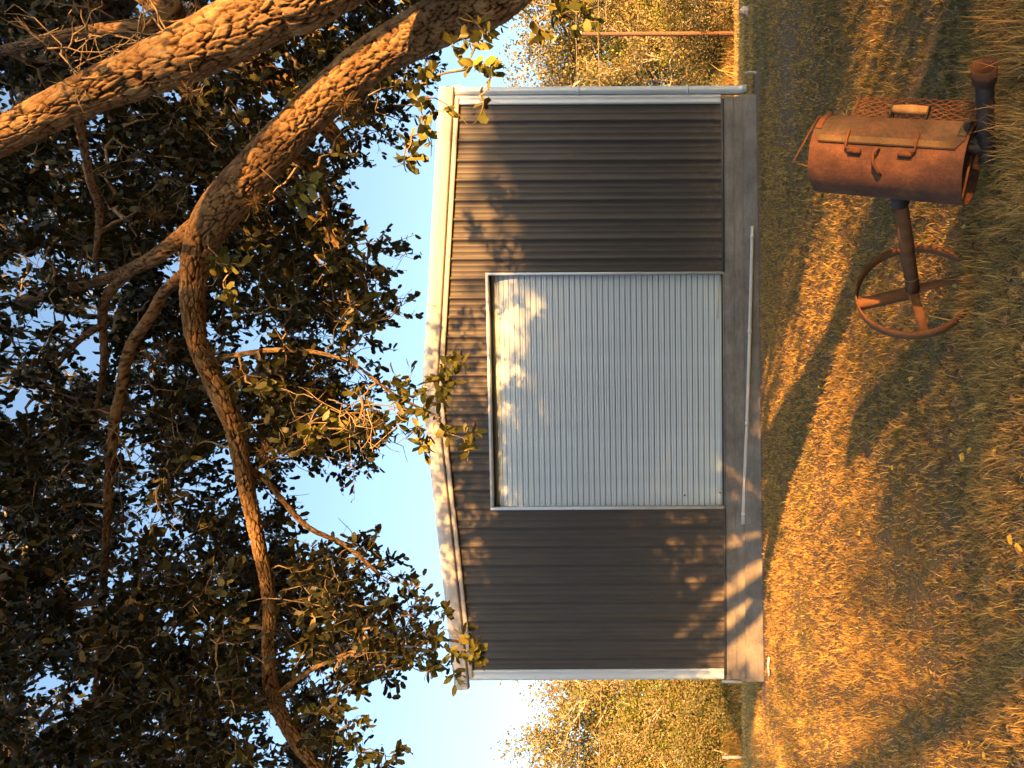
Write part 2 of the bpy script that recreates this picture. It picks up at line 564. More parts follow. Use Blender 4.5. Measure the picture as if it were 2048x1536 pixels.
def build_shed():
    root = empty('metal_shed', (BX, BY, BZ), -TH)
    tag(root, 'brown ribbed metal shed with white roll-up door on a concrete footing', 'shed')
    # front wall: every sheet is its own panel
    edges = [-4.60]
    k = 0
    while -4.29 + 0.9192 * k + 0.055 < 4.55:
        e = -4.29 + 0.9192 * k + 0.055
        if e > -4.4: edges.append(e)
        k += 1
    edges.append(4.60)
    jit = random.Random(4)
    for a, b in zip(edges[:-1], edges[1:]):
        cuts = sorted({a, b} | {c for c in (DL - 0.036, DR + 0.036) if a + 0.01 < c < b - 0.01})
        for x0, x1 in zip(cuts[:-1], cuts[1:]):
            over = (x0 + x1) / 2 > DL - 0.05 and (x0 + x1) / 2 < DR + 0.05
            X, D = rib_profile(x0, x1)
            D = D + jit.uniform(-0.0015, 0.0015)
            zb = np.full(len(X), DT + 0.041 if over else 0.0)
            zt = PEAK - SLOPE * np.abs(X)
            v, q = [], []
            nz = 14
            for i in range(nz + 1):
                t = i / nz
                z = zb + (zt - zb) * t
                # sheet metal oil-canning, a millimetre or two
                w = 0.0016 * np.sin(z * 2.3 + x0 * 5.0) * np.cos(X * 3.1 + x0)
                v.append(np.stack([X, D + w, z], -1))
            n = len(X)
            i = (np.arange(nz)[:, None] * n + np.arange(n - 1)[None, :]).ravel()
            q = np.stack([i, i + 1, i + n + 1, i + n], -1)
            obj('wall_panel', mesh_arrays('wall_panel', np.concatenate(v), [q]), M['wall_paint'], root)
    # screw heads
    mb = MB()
    for z in (0.07, 1.18, 2.35, 3.52, 4.1):
        x = -4.29
        while x < 4.4:
            for xx in (x + 0.065,):
                if not (DL - 0.1 < xx < DR + 0.1 and z < DT + 0.08) and z < PEAK - SLOPE * abs(xx) - 0.05:
                    mb.tube([(xx, -0.001, z), (xx, -0.008, z)], 0.008, 6)
            x += 0.3064
    tag(mb.build('screw_heads', M['base_trim'], root), kind='stuff')
    # corner trims (two bands) and base trim
    for s, w in ((-1, 0.165), (1, 0.135)):
        mb = MB()
        xo = s * HW; xi = s * (HW - w)
        zt = PEAK - SLOPE * 4.6 + 0.02
        poly = [(xi, -0.036), (xi + s * 0.03, -0.05), (xi + s * 0.034, -0.042), (xo - s * 0.05, -0.042), (xo - s * 0.045, -0.047), (xo, -0.047), (xo, 0.12), (xo - s * 0.004, 0.12), (xo - s * 0.004, 0.0), (xi, 0.0)]
        if s > 0: poly = poly[::-1]
        zts = lambda a, b: (a, b, 0.004)
        mb.prism(poly, [lambda a, b: (a, b, 0.004), lambda a, b, zt=zt: (a, b, zt)])
        mb.build('corner_trim', M['trim'], root)
    MB().box(-4.6, DL - 0.036, -0.05, 0.01, -0.045, 0.0).build('base_trim', M['base_trim'], root)
    MB().box(DR + 0.036, 4.6, -0.05, 0.01, -0.045, 0.0).build('base_trim', M['base_trim'], root)
    # rake trims: fascia with a crease, shadow gap, thin cream strip
    for s in (-1, 1):
        ext = 4.78
        mb = MB()
        prof = [(0.30, -0.02), (0.30, -0.10), (0.285, -0.125), (0.20, -0.135), (0.175, -0.12), (0.09, -0.12), (0.075, -0.105), (0.075, -0.02)]
        f0 = lambda a, b: (0.0, b, PEAK - 0.04 + a)
        f1 = lambda a, b, s=s: (s * ext, b, PEAK - 0.04 + a - SLOPE * ext)
        mb.prism(prof if s > 0 else prof[::-1], [f0, f1])
        n = len(prof)
        mb.add([f1(a, b) for a, b in prof], [(0, 1, 6, 7), (1, 2, 5, 6), (2, 3, 4, 5)])
        mb.build('rake_trim', M['rake'], root)
        mb = MB()
        prof = [(0.062, -0.02), (0.062, -0.062), (-0.005, -0.062), (-0.005, -0.02)]
        mb.prism(prof if s > 0 else prof[::-1], [f0, lambda a, b, s=s: (s * 4.62, b, PEAK - 0.04 + a - SLOPE * 4.62)])
        mb.build('rake_strip', M['rake'], root)
    # roof sheets
    for s in (-1, 1):
        mb = MB()
        z0, z1 = PEAK + 0.255, PEAK + 0.255 - SLOPE * 4.76
        mb.add([(0, -0.09, z0), (s * 4.76, -0.09, z1), (s * 4.76, DEPTH, z1), (0, DEPTH, z0),
                (0, -0.09, z0 - 0.05), (s * 4.76, -0.09, z1 - 0.05), (s * 4.76, DEPTH, z1 - 0.05), (0, DEPTH, z0 - 0.05)],
               [(0, 1, 2, 3), (4, 7, 6, 5), (0, 4, 5, 1), (1, 5, 6, 2), (2, 6, 7, 3)])
        mb.build('roof', M['roof'], root)
    # side and back walls
    for s in (-1, 1):
        X, D = rib_profile(0.1, DEPTH)
        z1 = PEAK - SLOPE * 4.62
        v = np.concatenate([np.stack([s * (HW - 0.035 - D * 0.9), X, np.full(len(X), z)], -1) for z in (0.0, z1)])
        n = len(X); i = np.arange(n - 1)
        obj('side_wall', mesh_arrays('side_wall', v, [np.stack([i, i + 1, i + n + 1, i + n], -1)]), M['wall_paint'], root)
    MB().add([(-4.6, DEPTH, 0), (4.6, DEPTH, 0), (4.6, DEPTH, 4.1), (0, DEPTH, PEAK), (-4.6, DEPTH, 4.1)], [(0, 1, 2, 4)], [(2, 3, 4)]).build('back_wall', M['wall_paint'], root)
    # eave gutter and downspout on the right
    MB().box(4.77, 4.86, 0.05, DEPTH, PEAK - 0.02 - SLOPE * 4.7, PEAK + 0.09 - SLOPE * 4.7).build('gutter', M['trim'], root)
    mb = MB()
    x0, x1, y0, y1 = HW + 0.012, HW + 0.125, -0.065, 0.04
    zt = PEAK + 0.10 - SLOPE * 4.7
    prof = [(x0, y0), (x0 + 0.03, y0 + 0.004), (x0 + 0.034, y0 - 0.004), (x1 - 0.034, y0 - 0.004), (x1 - 0.03, y0 + 0.004), (x1, y0), (x1, y1), (x0, y1)]
    mb.prism(prof, [lambda a, b: (a, b, -0.30), lambda a, b: (a, b, zt)])
    # kicked-out foot, open at its end
    w = 0.004
    def ring(z, dy, i):
        return [(x0 + i, y0 - dy + i, z), (x1 - i, y0 - dy + i, z), (x1 - i, y1 - dy - i, z + 0.03), (x0 + i, y1 - dy - i, z + 0.03)]
    v = ring(-0.29, 0, 0) + ring(-0.40, 0.06, 0) + ring(-0.40, 0.06, 0.008) + ring(-0.3, 0, 0.008)
    q = []
    for k in range(3):
        for i in range(4):
            j = (i + 1) % 4
            q.append((k * 4 + i, (k + 1) * 4 + i, (k + 1) * 4 + j, k * 4 + j))
    mb.add(v, q)
    mb.build('downspout', M['trim'], root)
    for z in (0.5, 2.2, 3.7):
        MB().box(x0 - 0.008, x1 + 0.006, y0 - 0.008, y1, z, z + 0.03).build('downspout_strap', M['trim'], root)
    # door surround
    MB().box(DL - 0.036, DL, -0.052, 0.10, 0.0, DT + 0.04).build('door_jamb', M['trim'], root)
    MB().box(DR, DR + 0.036, -0.052, 0.10, 0.0, DT + 0.04).build('door_jamb', M['trim'], root)
    MB().box(DL, DR, -0.050, 0.03, DT, DT + 0.04).build('door_header', M['trim'], root)
    MB().box(DL - 0.02, DR + 0.02, 0.30, 0.32, 0.0, DT + 0.3).build('door_shade_sheet', M['gap_shade_rubber'], root)  # black sheet standing in for the darkness behind the door
    MB().box(DL + 0.001, DR - 0.001, 0.031, 0.30, DT + 0.01, DT + 0.04).build('header_shade_sheet', M['gap_shade_rubber'], root)  # underside shade above the door, painted as a black sheet
    # roll-up door, slat by slat; the topmost slats bend back to the drum
    door = empty('roll_up_door'); door.parent = root
    pitch = 0.0886
    yd = 0.045
    prof = [(0.0, 0.006), (0.004, 0.0), (0.028, -0.004), (0.033, -0.001), (0.050, -0.001), (0.055, -0.004), (0.078, 0.0), (0.083, 0.006)]
    ncol = 24
    slat_me = None
    ns = 42
    z = 0.035
    ang_top = 0.0
    y = yd
    for i in range(ns):
        if slat_me is None:
            xs = np.linspace(DL + 0.004, DR - 0.004, ncol)
            v = np.concatenate([np.stack([xs, np.full(ncol, b) + 0.0012 * np.sin(xs * 2.1 + a * 40), np.full(ncol, a)], -1) for a, b in prof])
            n = len(prof)
            ii = (np.arange(n - 1)[:, None] * ncol + np.arange(ncol - 1)[None, :]).ravel()
            slat_me = mesh_arrays('slat', v, [np.stack([ii, ii + 1, ii + ncol + 1, ii + ncol], -1)])
        o = obj('slat', slat_me, M['door_white'], door, (0, y, z))
        bend = max(0.0, i - (ns - 6)) * 0.11
        o.rotation_euler = (-bend, 0, 0)
        y += pitch * math.sin(bend)
        z += pitch * math.cos(bend)
    MB().box(DL + 0.004, DR - 0.004, yd - 0.012, yd + 0.02, 0.012, 0.034).build('bottom_bar', M['door_white'], door)
    MB().box(DL + 0.002, DR - 0.002, yd - 0.018, yd + 0.03, -0.012, 0.012).build('rubber_seal', M['gap_shade_rubber'], door)
    MB().box(1.18, 1.72, yd - 0.0125, yd - 0.007, 0.06, 0.078).build('faded_sticker', M['galv'], door)
    for lx, lz in ((-1.66, 0.62), (-1.62, 0.05)):
        MB().tube([(lx, yd - 0.004, lz), (lx, yd - 0.014, lz)], 0.014, 12).build('lock', M['base_trim'], door)
    # concrete: slab, face with board marks, rough lower footing
    mb = MB()
    mb.box(-4.66, 4.62, 0.02, DEPTH, -1.2, -0.046)
    for z0, z1, dy in ((-0.20, -0.046, 0.0), (-0.345, -0.203, 0.003), (-1.2, -0.348, 0.10)):
        nx = 60
        xs = np.linspace(-4.665, 4.625, nx)
        yb = -0.045 - dy + 0.006 * (fbm(xs, np.full(nx, z0), 1.1, 4, 3) - 0.5)
        v = np.concatenate([np.stack([xs, yb, np.full(nx, z0)], -1), np.stack([xs, yb, np.full(nx, z1)], -1),
                            np.stack([xs, np.full(nx, 0.02), np.full(nx, z1)], -1)])
        i = np.arange(nx - 1)
        q = np.concatenate([np.stack([i, i + 1, i + nx + 1, i + nx], -1), np.stack([i + nx, i + nx + 1, i + 2 * nx + 1, i + 2 * nx], -1)])
        mb.add(v, q)
        for xe, fl in ((-4.665, 0), (4.625, nx - 1)):
            mb.add([(xe, yb[fl], z0), (xe, yb[fl], z1), (xe, 0.02, z1), (xe, 0.02, z0)], [(0, 1, 2, 3)])
    # sill under the door, flush with the slab top
    mb.box(DL - 0.04, DR + 0.04, -0.045, 0.35, -0.045, -0.013)
    mb.build('foundation', M['concrete'], root)


build_shed()


# ------------------------------------------------------------------ the long galvanized pipe by the footing
def build_pipe():
    def bl(x, y, z):
        return Vector((BX + x * math.cos(TH) + y * math.sin(TH), BY - x * math.sin(TH) + y * math.cos(TH), BZ + z))
    a = bl(2.60, -0.20, -0.478); b = bl(-2.10, -0.10, -0.317)
    pts = [a.lerp(b, t) for t in np.linspace(0, 1, 30)]
    for i, p in enumerate(pts): p.z -= 0.012 * math.sin(math.pi * i / 29)
    root = empty('metal_pipe', a)
    tag(root, 'long thin galvanized pipe lying along the shed footing below the door', 'pipe')
    mb = MB(); mb.tube([tuple(p - a) for p in pts], [0.026 + 0.006 * (i / 29) for i in range(30)], 14)
    mb.build('tube', M['galv'], root, True)
    for k in (1, 10, 19, 28):
        mb = MB(); d = (pts[k] - pts[k - 1]).normalized()
        mb.tube([tuple(pts[k] - a - d * 0.03), tuple(pts[k] - a + d * 0.03)], 0.032 + 0.006 * k / 29, 14)
        mb.build('coupling', M['galv'], root)


build_pipe()


# ------------------------------------------------------------------ live oak
def leaf_arrays(P, A, Nn, L, W, curl=0.06):
    """six-vertex leaves at P, pointing along A, face normal Nn"""
    A = A / np.maximum(np.linalg.norm(A, axis=1, keepdims=True), 1e-9)
    Nn = Nn - A * np.sum(A * Nn, axis=1, keepdims=True)
    Nn = Nn / np.maximum(np.linalg.norm(Nn, axis=1, keepdims=True), 1e-9)
    S = np.cross(A, Nn)
    L = L[:, None]; W = W[:, None]
    n = len(P)
    v = np.empty((n, 6, 3))
    v[:, 0] = P
    v[:, 1] = P + A * L * 0.24 + S * W * 0.42 + Nn * L * curl
    v[:, 2] = P + A * L * 0.24 - S * W * 0.42 + Nn * L * curl
    v[:, 3] = P + A * L * 0.78 + S * W * 0.46 + Nn * L * curl * 0.8
    v[:, 4] = P + A * L * 0.78 - S * W * 0.46 + Nn * L * curl * 0.8
    v[:, 5] = P + A * L - Nn * L * curl * 1.2
    b = np.arange(n)[:, None] * 6
    t = np.concatenate([b + np.array([0, 2, 1]), b + np.array([3, 4, 5])])
    q = b + np.array([1, 2, 4, 3])
    return v.reshape(-1, 3), q, t


def limb_mesh(pts, rad, n, step, crack=1.0, seed=0, plate=1.0):
    """bark: plates split by cracks, real relief"""
    pts = np.asarray(pts); rad = np.asarray(rad)
    seg = np.linalg.norm(np.diff(pts, axis=0), axis=1)
    cum = np.concatenate([[0], np.cumsum(seg)])
    m = max(6, int(cum[-1] / step))
    s = np.linspace(0, cum[-1], m)
    P = np.stack([np.interp(s, cum, pts[:, k]) for k in range(3)], -1)
    r = np.interp(s, cum, rad)
    # smooth the resampled line a little
    for _ in range(3):
        P[1:-1] = 0.25 * P[:-2] + 0.5 * P[1:-1] + 0.25 * P[2:]
    r = r * (1 + 0.10 * (vnoise(s, np.zeros(m), 2.2, seed) - 0.5) * 2 * 0.6)
    _, tg, nn, bb = frames(P)
    an = np.linspace(0, 2 * math.pi, n, endpoint=False)
    d = np.empty((m, n)); 
    vor = mnoise.voronoi; nvec = mnoise.noise_vector
    f1 = 15.0 / plate; f2 = 34.0 / plate
    for i in range(m):
        for j in range(n):
            cx, cyy = math.cos(an[j]) * r[i], math.sin(an[j]) * r[i]
            nv = nvec((cx * 16, cyy * 16, s[i] * 9 + seed))
            q = (cx * f2 + 0.55 * nv[0], cyy * f2 + 0.55 * nv[1], s[i] * f1 + seed * 5.0 + 0.7 * nv[2])
            dd = vor(q)[0]
            d[i, j] = dd[1] - dd[0] + 0.025 * max(0.0, nv[1])
    ctr = vnoise(np.broadcast_to(an * 4, (m, n)), np.broadcast_to(s[:, None] * 16, (m, n)), 1.0, seed + 2)
    fine = vnoise(np.broadcast_to(an * 26, (m, n)), np.broadcast_to(s[:, None] * 110, (m, n)), 1.0, seed + 4)
    e = np.clip((d - 0.015) / 0.10, 0, 1)
    h = e * e * (3 - 2 * e)
    rr = r[:, None] * (1 + 0.03 * np.sin(an * 3 + s[:, None] * 1.7)) - 0.012 * crack * (1 - h) + 0.0035 * crack * (fine - 0.5) + 0.004 * crack * (ctr - 0.5)
    v = P[:, None, :] + rr[..., None] * (np.cos(an)[None, :, None] * nn[:, None, :] + np.sin(an)[None, :, None] * bb[:, None, :])
    i = np.arange(m - 1)[:, None] * n; j = np.arange(n)[None, :]; j2 = (j + 1) % n
    q = np.stack([i + j, i + j2, i + n + j2, i + n + j], axis=-1).reshape(-1, 4)
    c0 = np.array([0.020, 0.012, 0.008]); c1 = np.array([0.34, 0.24, 0.135]); c2 = np.array([0.12, 0.066, 0.036])
    pl = c2 + (c1 - c2) * np.clip(0.65 * ctr + 0.55 * fine - 0.1, 0, 1)[..., None]
    col = c0 + (pl - c0) * np.clip(h * 1.15 - 0.10, 0, 1)[..., None]
    return mesh_arrays('limb', v.reshape(-1, 3), [q], True, col.reshape(-1, 3))


OAK_BASE = Vector((2.66, 3.45, float(gz(2.66, 3.45))))
OUTLINE_Y = [-40, 0, 60, 110, 160, 200, 250, 300, 350, 400, 450, 500, 560, 600, 650, 700, 760, 800, 900, 930, 960, 1000, 1050, 1100, 1150, 1200, 1250, 1300, 1350, 1380, 1400, 1450, 1500, 1580]
OUTLINE_X = [1150, 1080, 960, 900, 880, 860, 830, 760, 770, 790, 780, 840, 800, 830, 780, 770, 770, 790, 800, 740, 690, 690, 730, 790, 830, 860, 900, 930, 900, 780, 700, 690, 780, 820]


def build_oak():
    root = empty('oak_tree', OAK_BASE)
    tag(root, 'large live oak with two thick lit limbs and dark leaves hanging over the picture', 'tree')
    off = np.array(OAK_BASE)

    def P(x, y, D): return tuple(pix(x, y, D))
    # limbs: photograph pixel, depth, width in photograph pixels
    fork = (2.62, 3.42, 1.75)
    limbs = []

    def limb(px, lead=None, leadr=None, per=7):
        pts = [P(x, y, D) for x, y, D, w in px]; rd = [w * 0.475 * D / F * math.cos(math.atan(math.hypot(1536 - y - U0, V0 - x) / F)) ** 0.85 for x, y, D, w in px]
        if lead: pts = list(lead) + pts; rd = list(leadr) + rd
        Q = catmull(np.column_stack([np.array(pts), np.array(rd)]), per)
        return Q[:, :3], Q[:, 3]
    A = limb([(640, -30, 3.02, 150), (560, 10, 2.98, 142), (460, 62, 2.94, 138), (352, 115, 2.90, 130), (260, 152, 2.88, 116), (176, 187, 2.86, 104), (85, 230, 2.86, 96), (0, 274, 2.90, 92), (-120, 330, 3.0, 84), (-260, 372, 3.2, 70), (-420, 450, 3.5, 54)],
             [(2.63, 3.43, 1.45), (2.30, 3.30, 2.2)], [0.19, 0.17])
    B = limb([(1010, -25, 3.55, 118), (930, 18, 3.58, 112), (850, 58, 3.60, 106), (734, 125, 3.62, 98), (617, 227, 3.66, 94), (500, 350, 3.70, 96), (435, 425, 3.74, 92), (400, 490, 3.80, 70), (386, 560, 3.86, 56), (388, 650, 3.95, 50), (402, 705, 4.0, 46), (430, 770, 4.05, 46), (465, 850, 4.1, 40), (490, 960, 4.2, 36), (518, 1090, 4.3, 31), (538, 1200, 4.4, 29), (537, 1300, 4.45, 27), (545, 1385, 4.5, 33), (590, 1480, 4.55, 30), (640, 1545, 4.6, 27), (690, 1640, 4.7, 20)],
             [(2.60, 3.40, 1.35), (2.35, 3.46, 1.85)], [0.17, 0.155])
    G = limb([(330, -60, 3.6, 90), (345, 25, 3.5, 62), (290, 55, 3.45, 46), (200, 60, 3.5, 36), (90, 80, 3.7, 30), (-60, 120, 4.0, 24)], [(2.62, 3.5, 1.6), (2.35, 3.6, 2.6)], [0.16, 0.13])
    H = limb([(470, 95, 4.6, 60), (520, 140, 4.6, 58), (575, 180, 4.6, 54), (640, 240, 4.7, 46), (690, 300, 4.8, 34)], [(2.6, 3.7, 2.0), (2.3, 4.2, 3.4)], [0.17, 0.12])
    B1 = limb([(435, 425, 3.74, 50), (390, 455, 3.78, 44), (345, 490, 3.85, 38), (300, 520, 3.9, 33), (240, 548, 4.1, 28), (150, 575, 4.4, 22), (40, 600, 4.8, 16), (-60, 640, 5.1, 12)])
    E = limb([(372, 545, 3.88, 30), (328, 585, 4.0, 27), (303, 630, 4.05, 27), (272, 675, 4.1, 29), (252, 722, 4.15, 27), (243, 780, 4.2, 25), (230, 830, 4.2, 25), (226, 880, 4.25, 24), (216, 980, 4.3, 22), (213, 1060, 4.35, 20), (203, 1230, 4.5, 17), (190, 1380, 4.7, 13), (160, 1500, 4.9, 9)])
    J = limb([(280, 525, 3.95, 26), (215, 590, 4.2, 24), (205, 640, 4.3, 22), (208, 690, 4.35, 19), (205, 750, 4.4, 15), (190, 830, 4.5, 11)])
    J2 = limb([(204, 650, 4.3, 18), (165, 675, 4.35, 16), (140, 700, 4.4, 13), (90, 760, 4.5, 10)])
    K = limb([(541, 1385, 4.5, 22), (500, 1402, 4.6, 20), (460, 1425, 4.7, 18), (400, 1440, 4.8, 14), (300, 1460, 5.0, 10), (180, 1470, 5.2, 8)])
    Lm = limb([(545, 300, 3.7, 26), (610, 330, 3.9, 24), (650, 395, 4.2, 20), (660, 470, 4.4, 17), (720, 545, 4.5, 13), (745, 640, 4.6, 9)])
    Nn = limb([(480, 930, 4.15, 20), (530, 960, 4.3, 16), (610, 1050, 4.4, 13), (690, 1090, 4.5, 10), (760, 1150, 4.5, 8)])
    S = limb([(150, 205, 2.9, 24), (167, 293, 3.1, 20), (182, 366, 3.4, 19), (199, 425, 3.7, 17), (190, 520, 4.0, 12)])
    Q2 = limb([(420, 720, 4.02, 16), (560, 700, 4.0, 12), (690, 720, 4.05, 9), (790, 790, 4.1, 7), (870, 830, 4.15, 5)])
    Q3 = limb([(545, 1395, 4.5, 14), (640, 1330, 4.5, 12), (760, 1290, 4.5, 10), (880, 1280, 4.5, 7), (960, 1290, 4.5, 5)])
    # limbs that leave the frame to the right, above and behind the camera
    def free(pts, r0, r1, per=8):
        Q = catmull(np.array(pts), per); return Q, np.linspace(r0, r1, len(Q))
    X1 = free([(2.64, 3.45, 1.5), (3.3, 4.2, 2.6), (4.3, 5.4, 3.5), (5.6, 6.6, 4.2), (7.0, 7.8, 4.7)], 0.2, 0.05)
    X2 = free([(2.66, 3.45, 1.4), (3.6, 3.0, 2.8), (5.0, 2.3, 4.0), (6.6, 1.8, 4.9)], 0.2, 0.05)
    X3 = free([(2.64, 3.45, 1.7), (2.8, 2.2, 3.4), (2.6, 0.4, 5.0), (2.2, -1.6, 6.2)], 0.2, 0.05)
    X4 = free([(1.4, 2.92, 4.3), (0.6, 2.2, 5.3), (-0.5, 1.2, 6.2), (-2.0, 0.4, 6.8)], 0.09, 0.03)
    X5 = free([(2.64, 3.5, 1.8), (2.7, 4.2, 4.0), (1.8, 5.4, 6.2), (0.6, 6.6, 7.8)], 0.18, 0.04)
    X7 = free([(2.64, 3.43, 1.75), (2.60, 2.9, 2.3), (2.47, 2.23, 2.99), (1.94, 2.34, 3.80), (1.45, 2.38, 4.08), (0.95, 2.42, 4.36)], 0.105, 0.06)  # unseen limb added so its shadow falls along the top of limb B
    X6 = free([(4.3, 5.4, 3.5), (4.6, 6.8, 4.6), (4.4, 8.2, 5.4)], 0.08, 0.03)
    big = {'A': (A, 150, 0.0075), 'B': (B, 120, 0.0085)}
    skel = []
    for nm, (L, n, st) in big.items():
        me = limb_mesh(L[0] - off, L[1], n, st, 1.0, 3 if nm == 'A' else 8, 0.84)
        obj('limb', me, M['bark'], root)
        skel.append(L)
    # trunk
    tb = np.array([(0.05, 0.05, -0.25), (0.02, 0.0, 0.1), (0.0, 0.0, 0.6), (-0.02, -0.01, 1.2), (-0.03, -0.01, 1.55)])
    Q = catmull(np.column_stack([tb, np.array([0.42, 0.30, 0.215, 0.20, 0.19])]), 8)
    obj('trunk', limb_mesh(Q[:, :3], Q[:, 3], 90, 0.02, 1.4, 5, 1.4), M['bark'], root)
    for k, L in enumerate((G, H, B1, E, J, J2, K, Lm, Nn, S, Q2, Q3, X1, X2, X3, X4, X5, X6, X7)):
        r0 = float(L[1].max())
        n = 44 if r0 > 0.06 else (30 if r0 > 0.03 else 14)
        obj('branch', limb_mesh(L[0] - off, L[1], n, 0.014 if k < 12 else 0.05, 0.8 if r0 > 0.05 else 0.4, 20 + k, 0.7), M['bark'], root)
        skel.append(L)

    # ---- twig clusters --------------------------------------------------
    rg = np.random.default_rng(21)
    cl = []     # x, y, z, lit-front flag
    want = 4700
    # the long limbs stay clear: foliage near them grows behind
    _lb = np.array([(400, 490), (386, 560), (388, 650), (402, 705), (430, 770), (465, 850), (490, 960), (518, 1090), (538, 1200), (537, 1300), (545, 1385), (590, 1480), (640, 1545)], float)
    _le = np.array([(328, 585), (303, 630), (272, 675), (252, 722), (243, 780), (230, 830), (226, 880), (216, 980), (213, 1060)], float)
    _t = np.linspace(0, 1, 60)
    LBX = np.concatenate([np.interp(_t, np.linspace(0, 1, len(a)), a[:, 0]) for a in (_lb, _le)])
    LBY = np.concatenate([np.interp(_t, np.linspace(0, 1, len(a)), a[:, 1]) for a in (_lb, _le)])
    tries = 0
    while len(cl) < want and tries < 60000:
        tries += 1
        y = rg.uniform(-60, 1600); x = rg.uniform(-90, 1000)
        bx = np.interp(y, OUTLINE_Y, OUTLINE_X)
        if x > bx - 25: continue
        D = 3.95 + 4.0 * rg.random() ** 1.1
        if D < 5.0 and np.min((LBX - x) ** 2 + (LBY - y) ** 2) < 62 ** 2: D += 1.1
        nz = fbm(x, y, 0.011, 13, 3)
        dens = np.clip((nz - 0.32) * 6.0, 0.14, 1.0)
        edge = np.clip((bx - x) / 160.0, 0.35, 1.0)
        dens *= edge
        # clearer sky round the thick limb and between limb and left edge
        if 560 < x < 700 and 900 < y < 1090: dens *= 0.25
        if 660 < x and 1350 < y < 1420: dens *= 0.2
        if 620 < x and 640 < y < 760: dens *= 0.6
        if rg.random() > dens: continue
        cl.append(tuple(pix(x, y, D)))
    n_in = len(cl)
    # unseen rest of the crown right, above and behind, opened and thickened to shape sunlight
    while len(cl) < n_in + 3000:
        th = rg.uniform(0, 2 * math.pi); rr = 7.6 * math.sqrt(rg.random())
        x = 2.6 + rr * math.cos(th); y = 2.4 + rr * math.sin(th)
        top = 8.4 - 0.06 * rr * rr
        lo = 4.5 - 0.015 * rr * rr
        if x > 3.0 and y > -1.5: lo = 2.4
        if lo > top: continue
        z = rg.uniform(lo, top)
        # leave what the camera sees to the clusters above
        if y > 0.4:
            u = U0 + F * x / y; v = V0 - F * (z - ZC) / y
            if -60 < u < 1640 and v > -110: continue
            if v > -110 and u < 0: continue
        ss = 0.883 * x + 0.469 * y; hh = z + 0.176 * (-0.469 * x + 0.883 * y)
        if ss < 3.9 and hh < 4.75: continue
        if ss > 5.6 and hh > 6.2 and rg.random() < 0.75: continue
        if fbm(x * 3 + z, y * 3 - z, 0.22, 31, 3) < 0.40: continue
        cl.append((x, y, z))
    # unseen twigs added on the sun's side to drop leaf shadows on the upper limb
    for bx_, by_, bz_, k in [(1.45, 2.98, 3.25, 0.9), (1.25, 2.92, 3.55, 1.0), (1.0, 2.88, 3.95, 1.3), (1.32, 2.94, 3.4, 1.25), (0.85, 2.86, 4.15, 1.5), (1.1, 2.9, 3.75, 1.1)]:
        cl.append((bx_ + 0.469 * k, by_ - 0.883 * k, bz_ + 0.176 * k + rg.normal(0, 0.05)))
    cl = np.array(cl)
    # hand-placed hanging sprigs that catch the light, with sunlit gold put into their leaf colour
    sprig = []
    for x, y, D in [(880, 760, 4.15), (925, 712, 4.15), (905, 735, 4.1), (850, 785, 4.1), (815, 800, 4.1), (870, 815, 4.1), (905, 845, 4.1), (945, 872, 4.1), (960, 880, 4.12), (880, 870, 4.1), (850, 850, 4.1), (835, 760, 4.15), (795, 770, 4.1), (770, 640, 4.3), (780, 600, 4.3), (720, 850, 4.1), (740, 790, 4.1), (860, 880, 4.1), (895, 800, 4.1), (840, 820, 4.05), (915, 770, 4.1),
                    (900, 1235, 4.3), (935, 1268, 4.3), (960, 1300, 4.3), (915, 1300, 4.3), (890, 1270, 4.35), (925, 1335, 4.3), (870, 1340, 4.35), (850, 1300, 4.4), (975, 1290, 4.3),
                    (870, 150, 3.3), (850, 190, 3.3), (885, 215, 3.35), (840, 285, 3.3), (860, 245, 3.3), (825, 310, 3.3), (990, 75, 3.4), (1000, 150, 3.4), (985, 205, 3.4), (965, 120, 3.4), (940, 70, 3.4),
                    (1120, 25, 3.6), (1160, 15, 3.6), (1140, 45, 3.6), (1095, 50, 3.6), (1180, 30, 3.6),
                    (700, 1480, 4.2), (720, 1440, 4.2), (740, 1500, 4.2), (800, 1510, 4.2), (690, 1400, 4.2), (650, 1425, 4.2),
                    (470, 525, 3.6), (450, 505, 3.6), (465, 570, 3.6), (640, 850, 3.9), (660, 820, 3.9), (530, 765, 3.85), (590, 380, 3.5), (620, 360, 3.5)]:
        sprig.append(tuple(pix(x - 18, y + 4, D)))
    sprig = np.array(sprig)
    allc = np.vstack([cl, sprig])
    kinds = np.concatenate([np.zeros(n_in), np.ones(len(cl) - n_in - 6), np.zeros(6), np.full(len(sprig), 2)])
    # ---- join clusters to the limbs: each grows from the nearest wood
    node_p = np.vstack([L[0][3:] for L in skel]); 
    bigd = np.array([np.min(np.linalg.norm(node_p - c, axis=1)) for c in allc])
    order = np.argsort(bigd)
    cap = len(node_p) + 5 * len(allc) + 10
    NP = np.empty((cap, 3)); NP[:len(node_p)] = node_p; nn_ = len(node_p)
    owner = np.full(cap, -1)
    load = {}
    paths = []
    for ci in order:
        c = allc[ci]
        d = np.linalg.norm(NP[:nn_] - c, axis=1)
        k = int(np.argmin(d))
        a = NP[k].copy()
        L = d[k]
        t = np.array([0.25, 0.5, 0.75, 1.0])[:, None]
        bend = rg.normal(0, 0.10, 3) * L + np.array([0, 0, 0.10 * L])
        mid = a + (c - a) * t + bend * (t * (1 - t)) * 4 * 0.5 + rg.normal(0, 0.012, (4, 3))
        mid[-1] = c
        paths.append((int(ci), owner[k], np.vstack([a, mid])))
        NP[nn_:nn_ + 4] = mid; owner[nn_:nn_ + 4] = len(paths) - 1; nn_ += 4
    cnt = np.ones(len(paths))
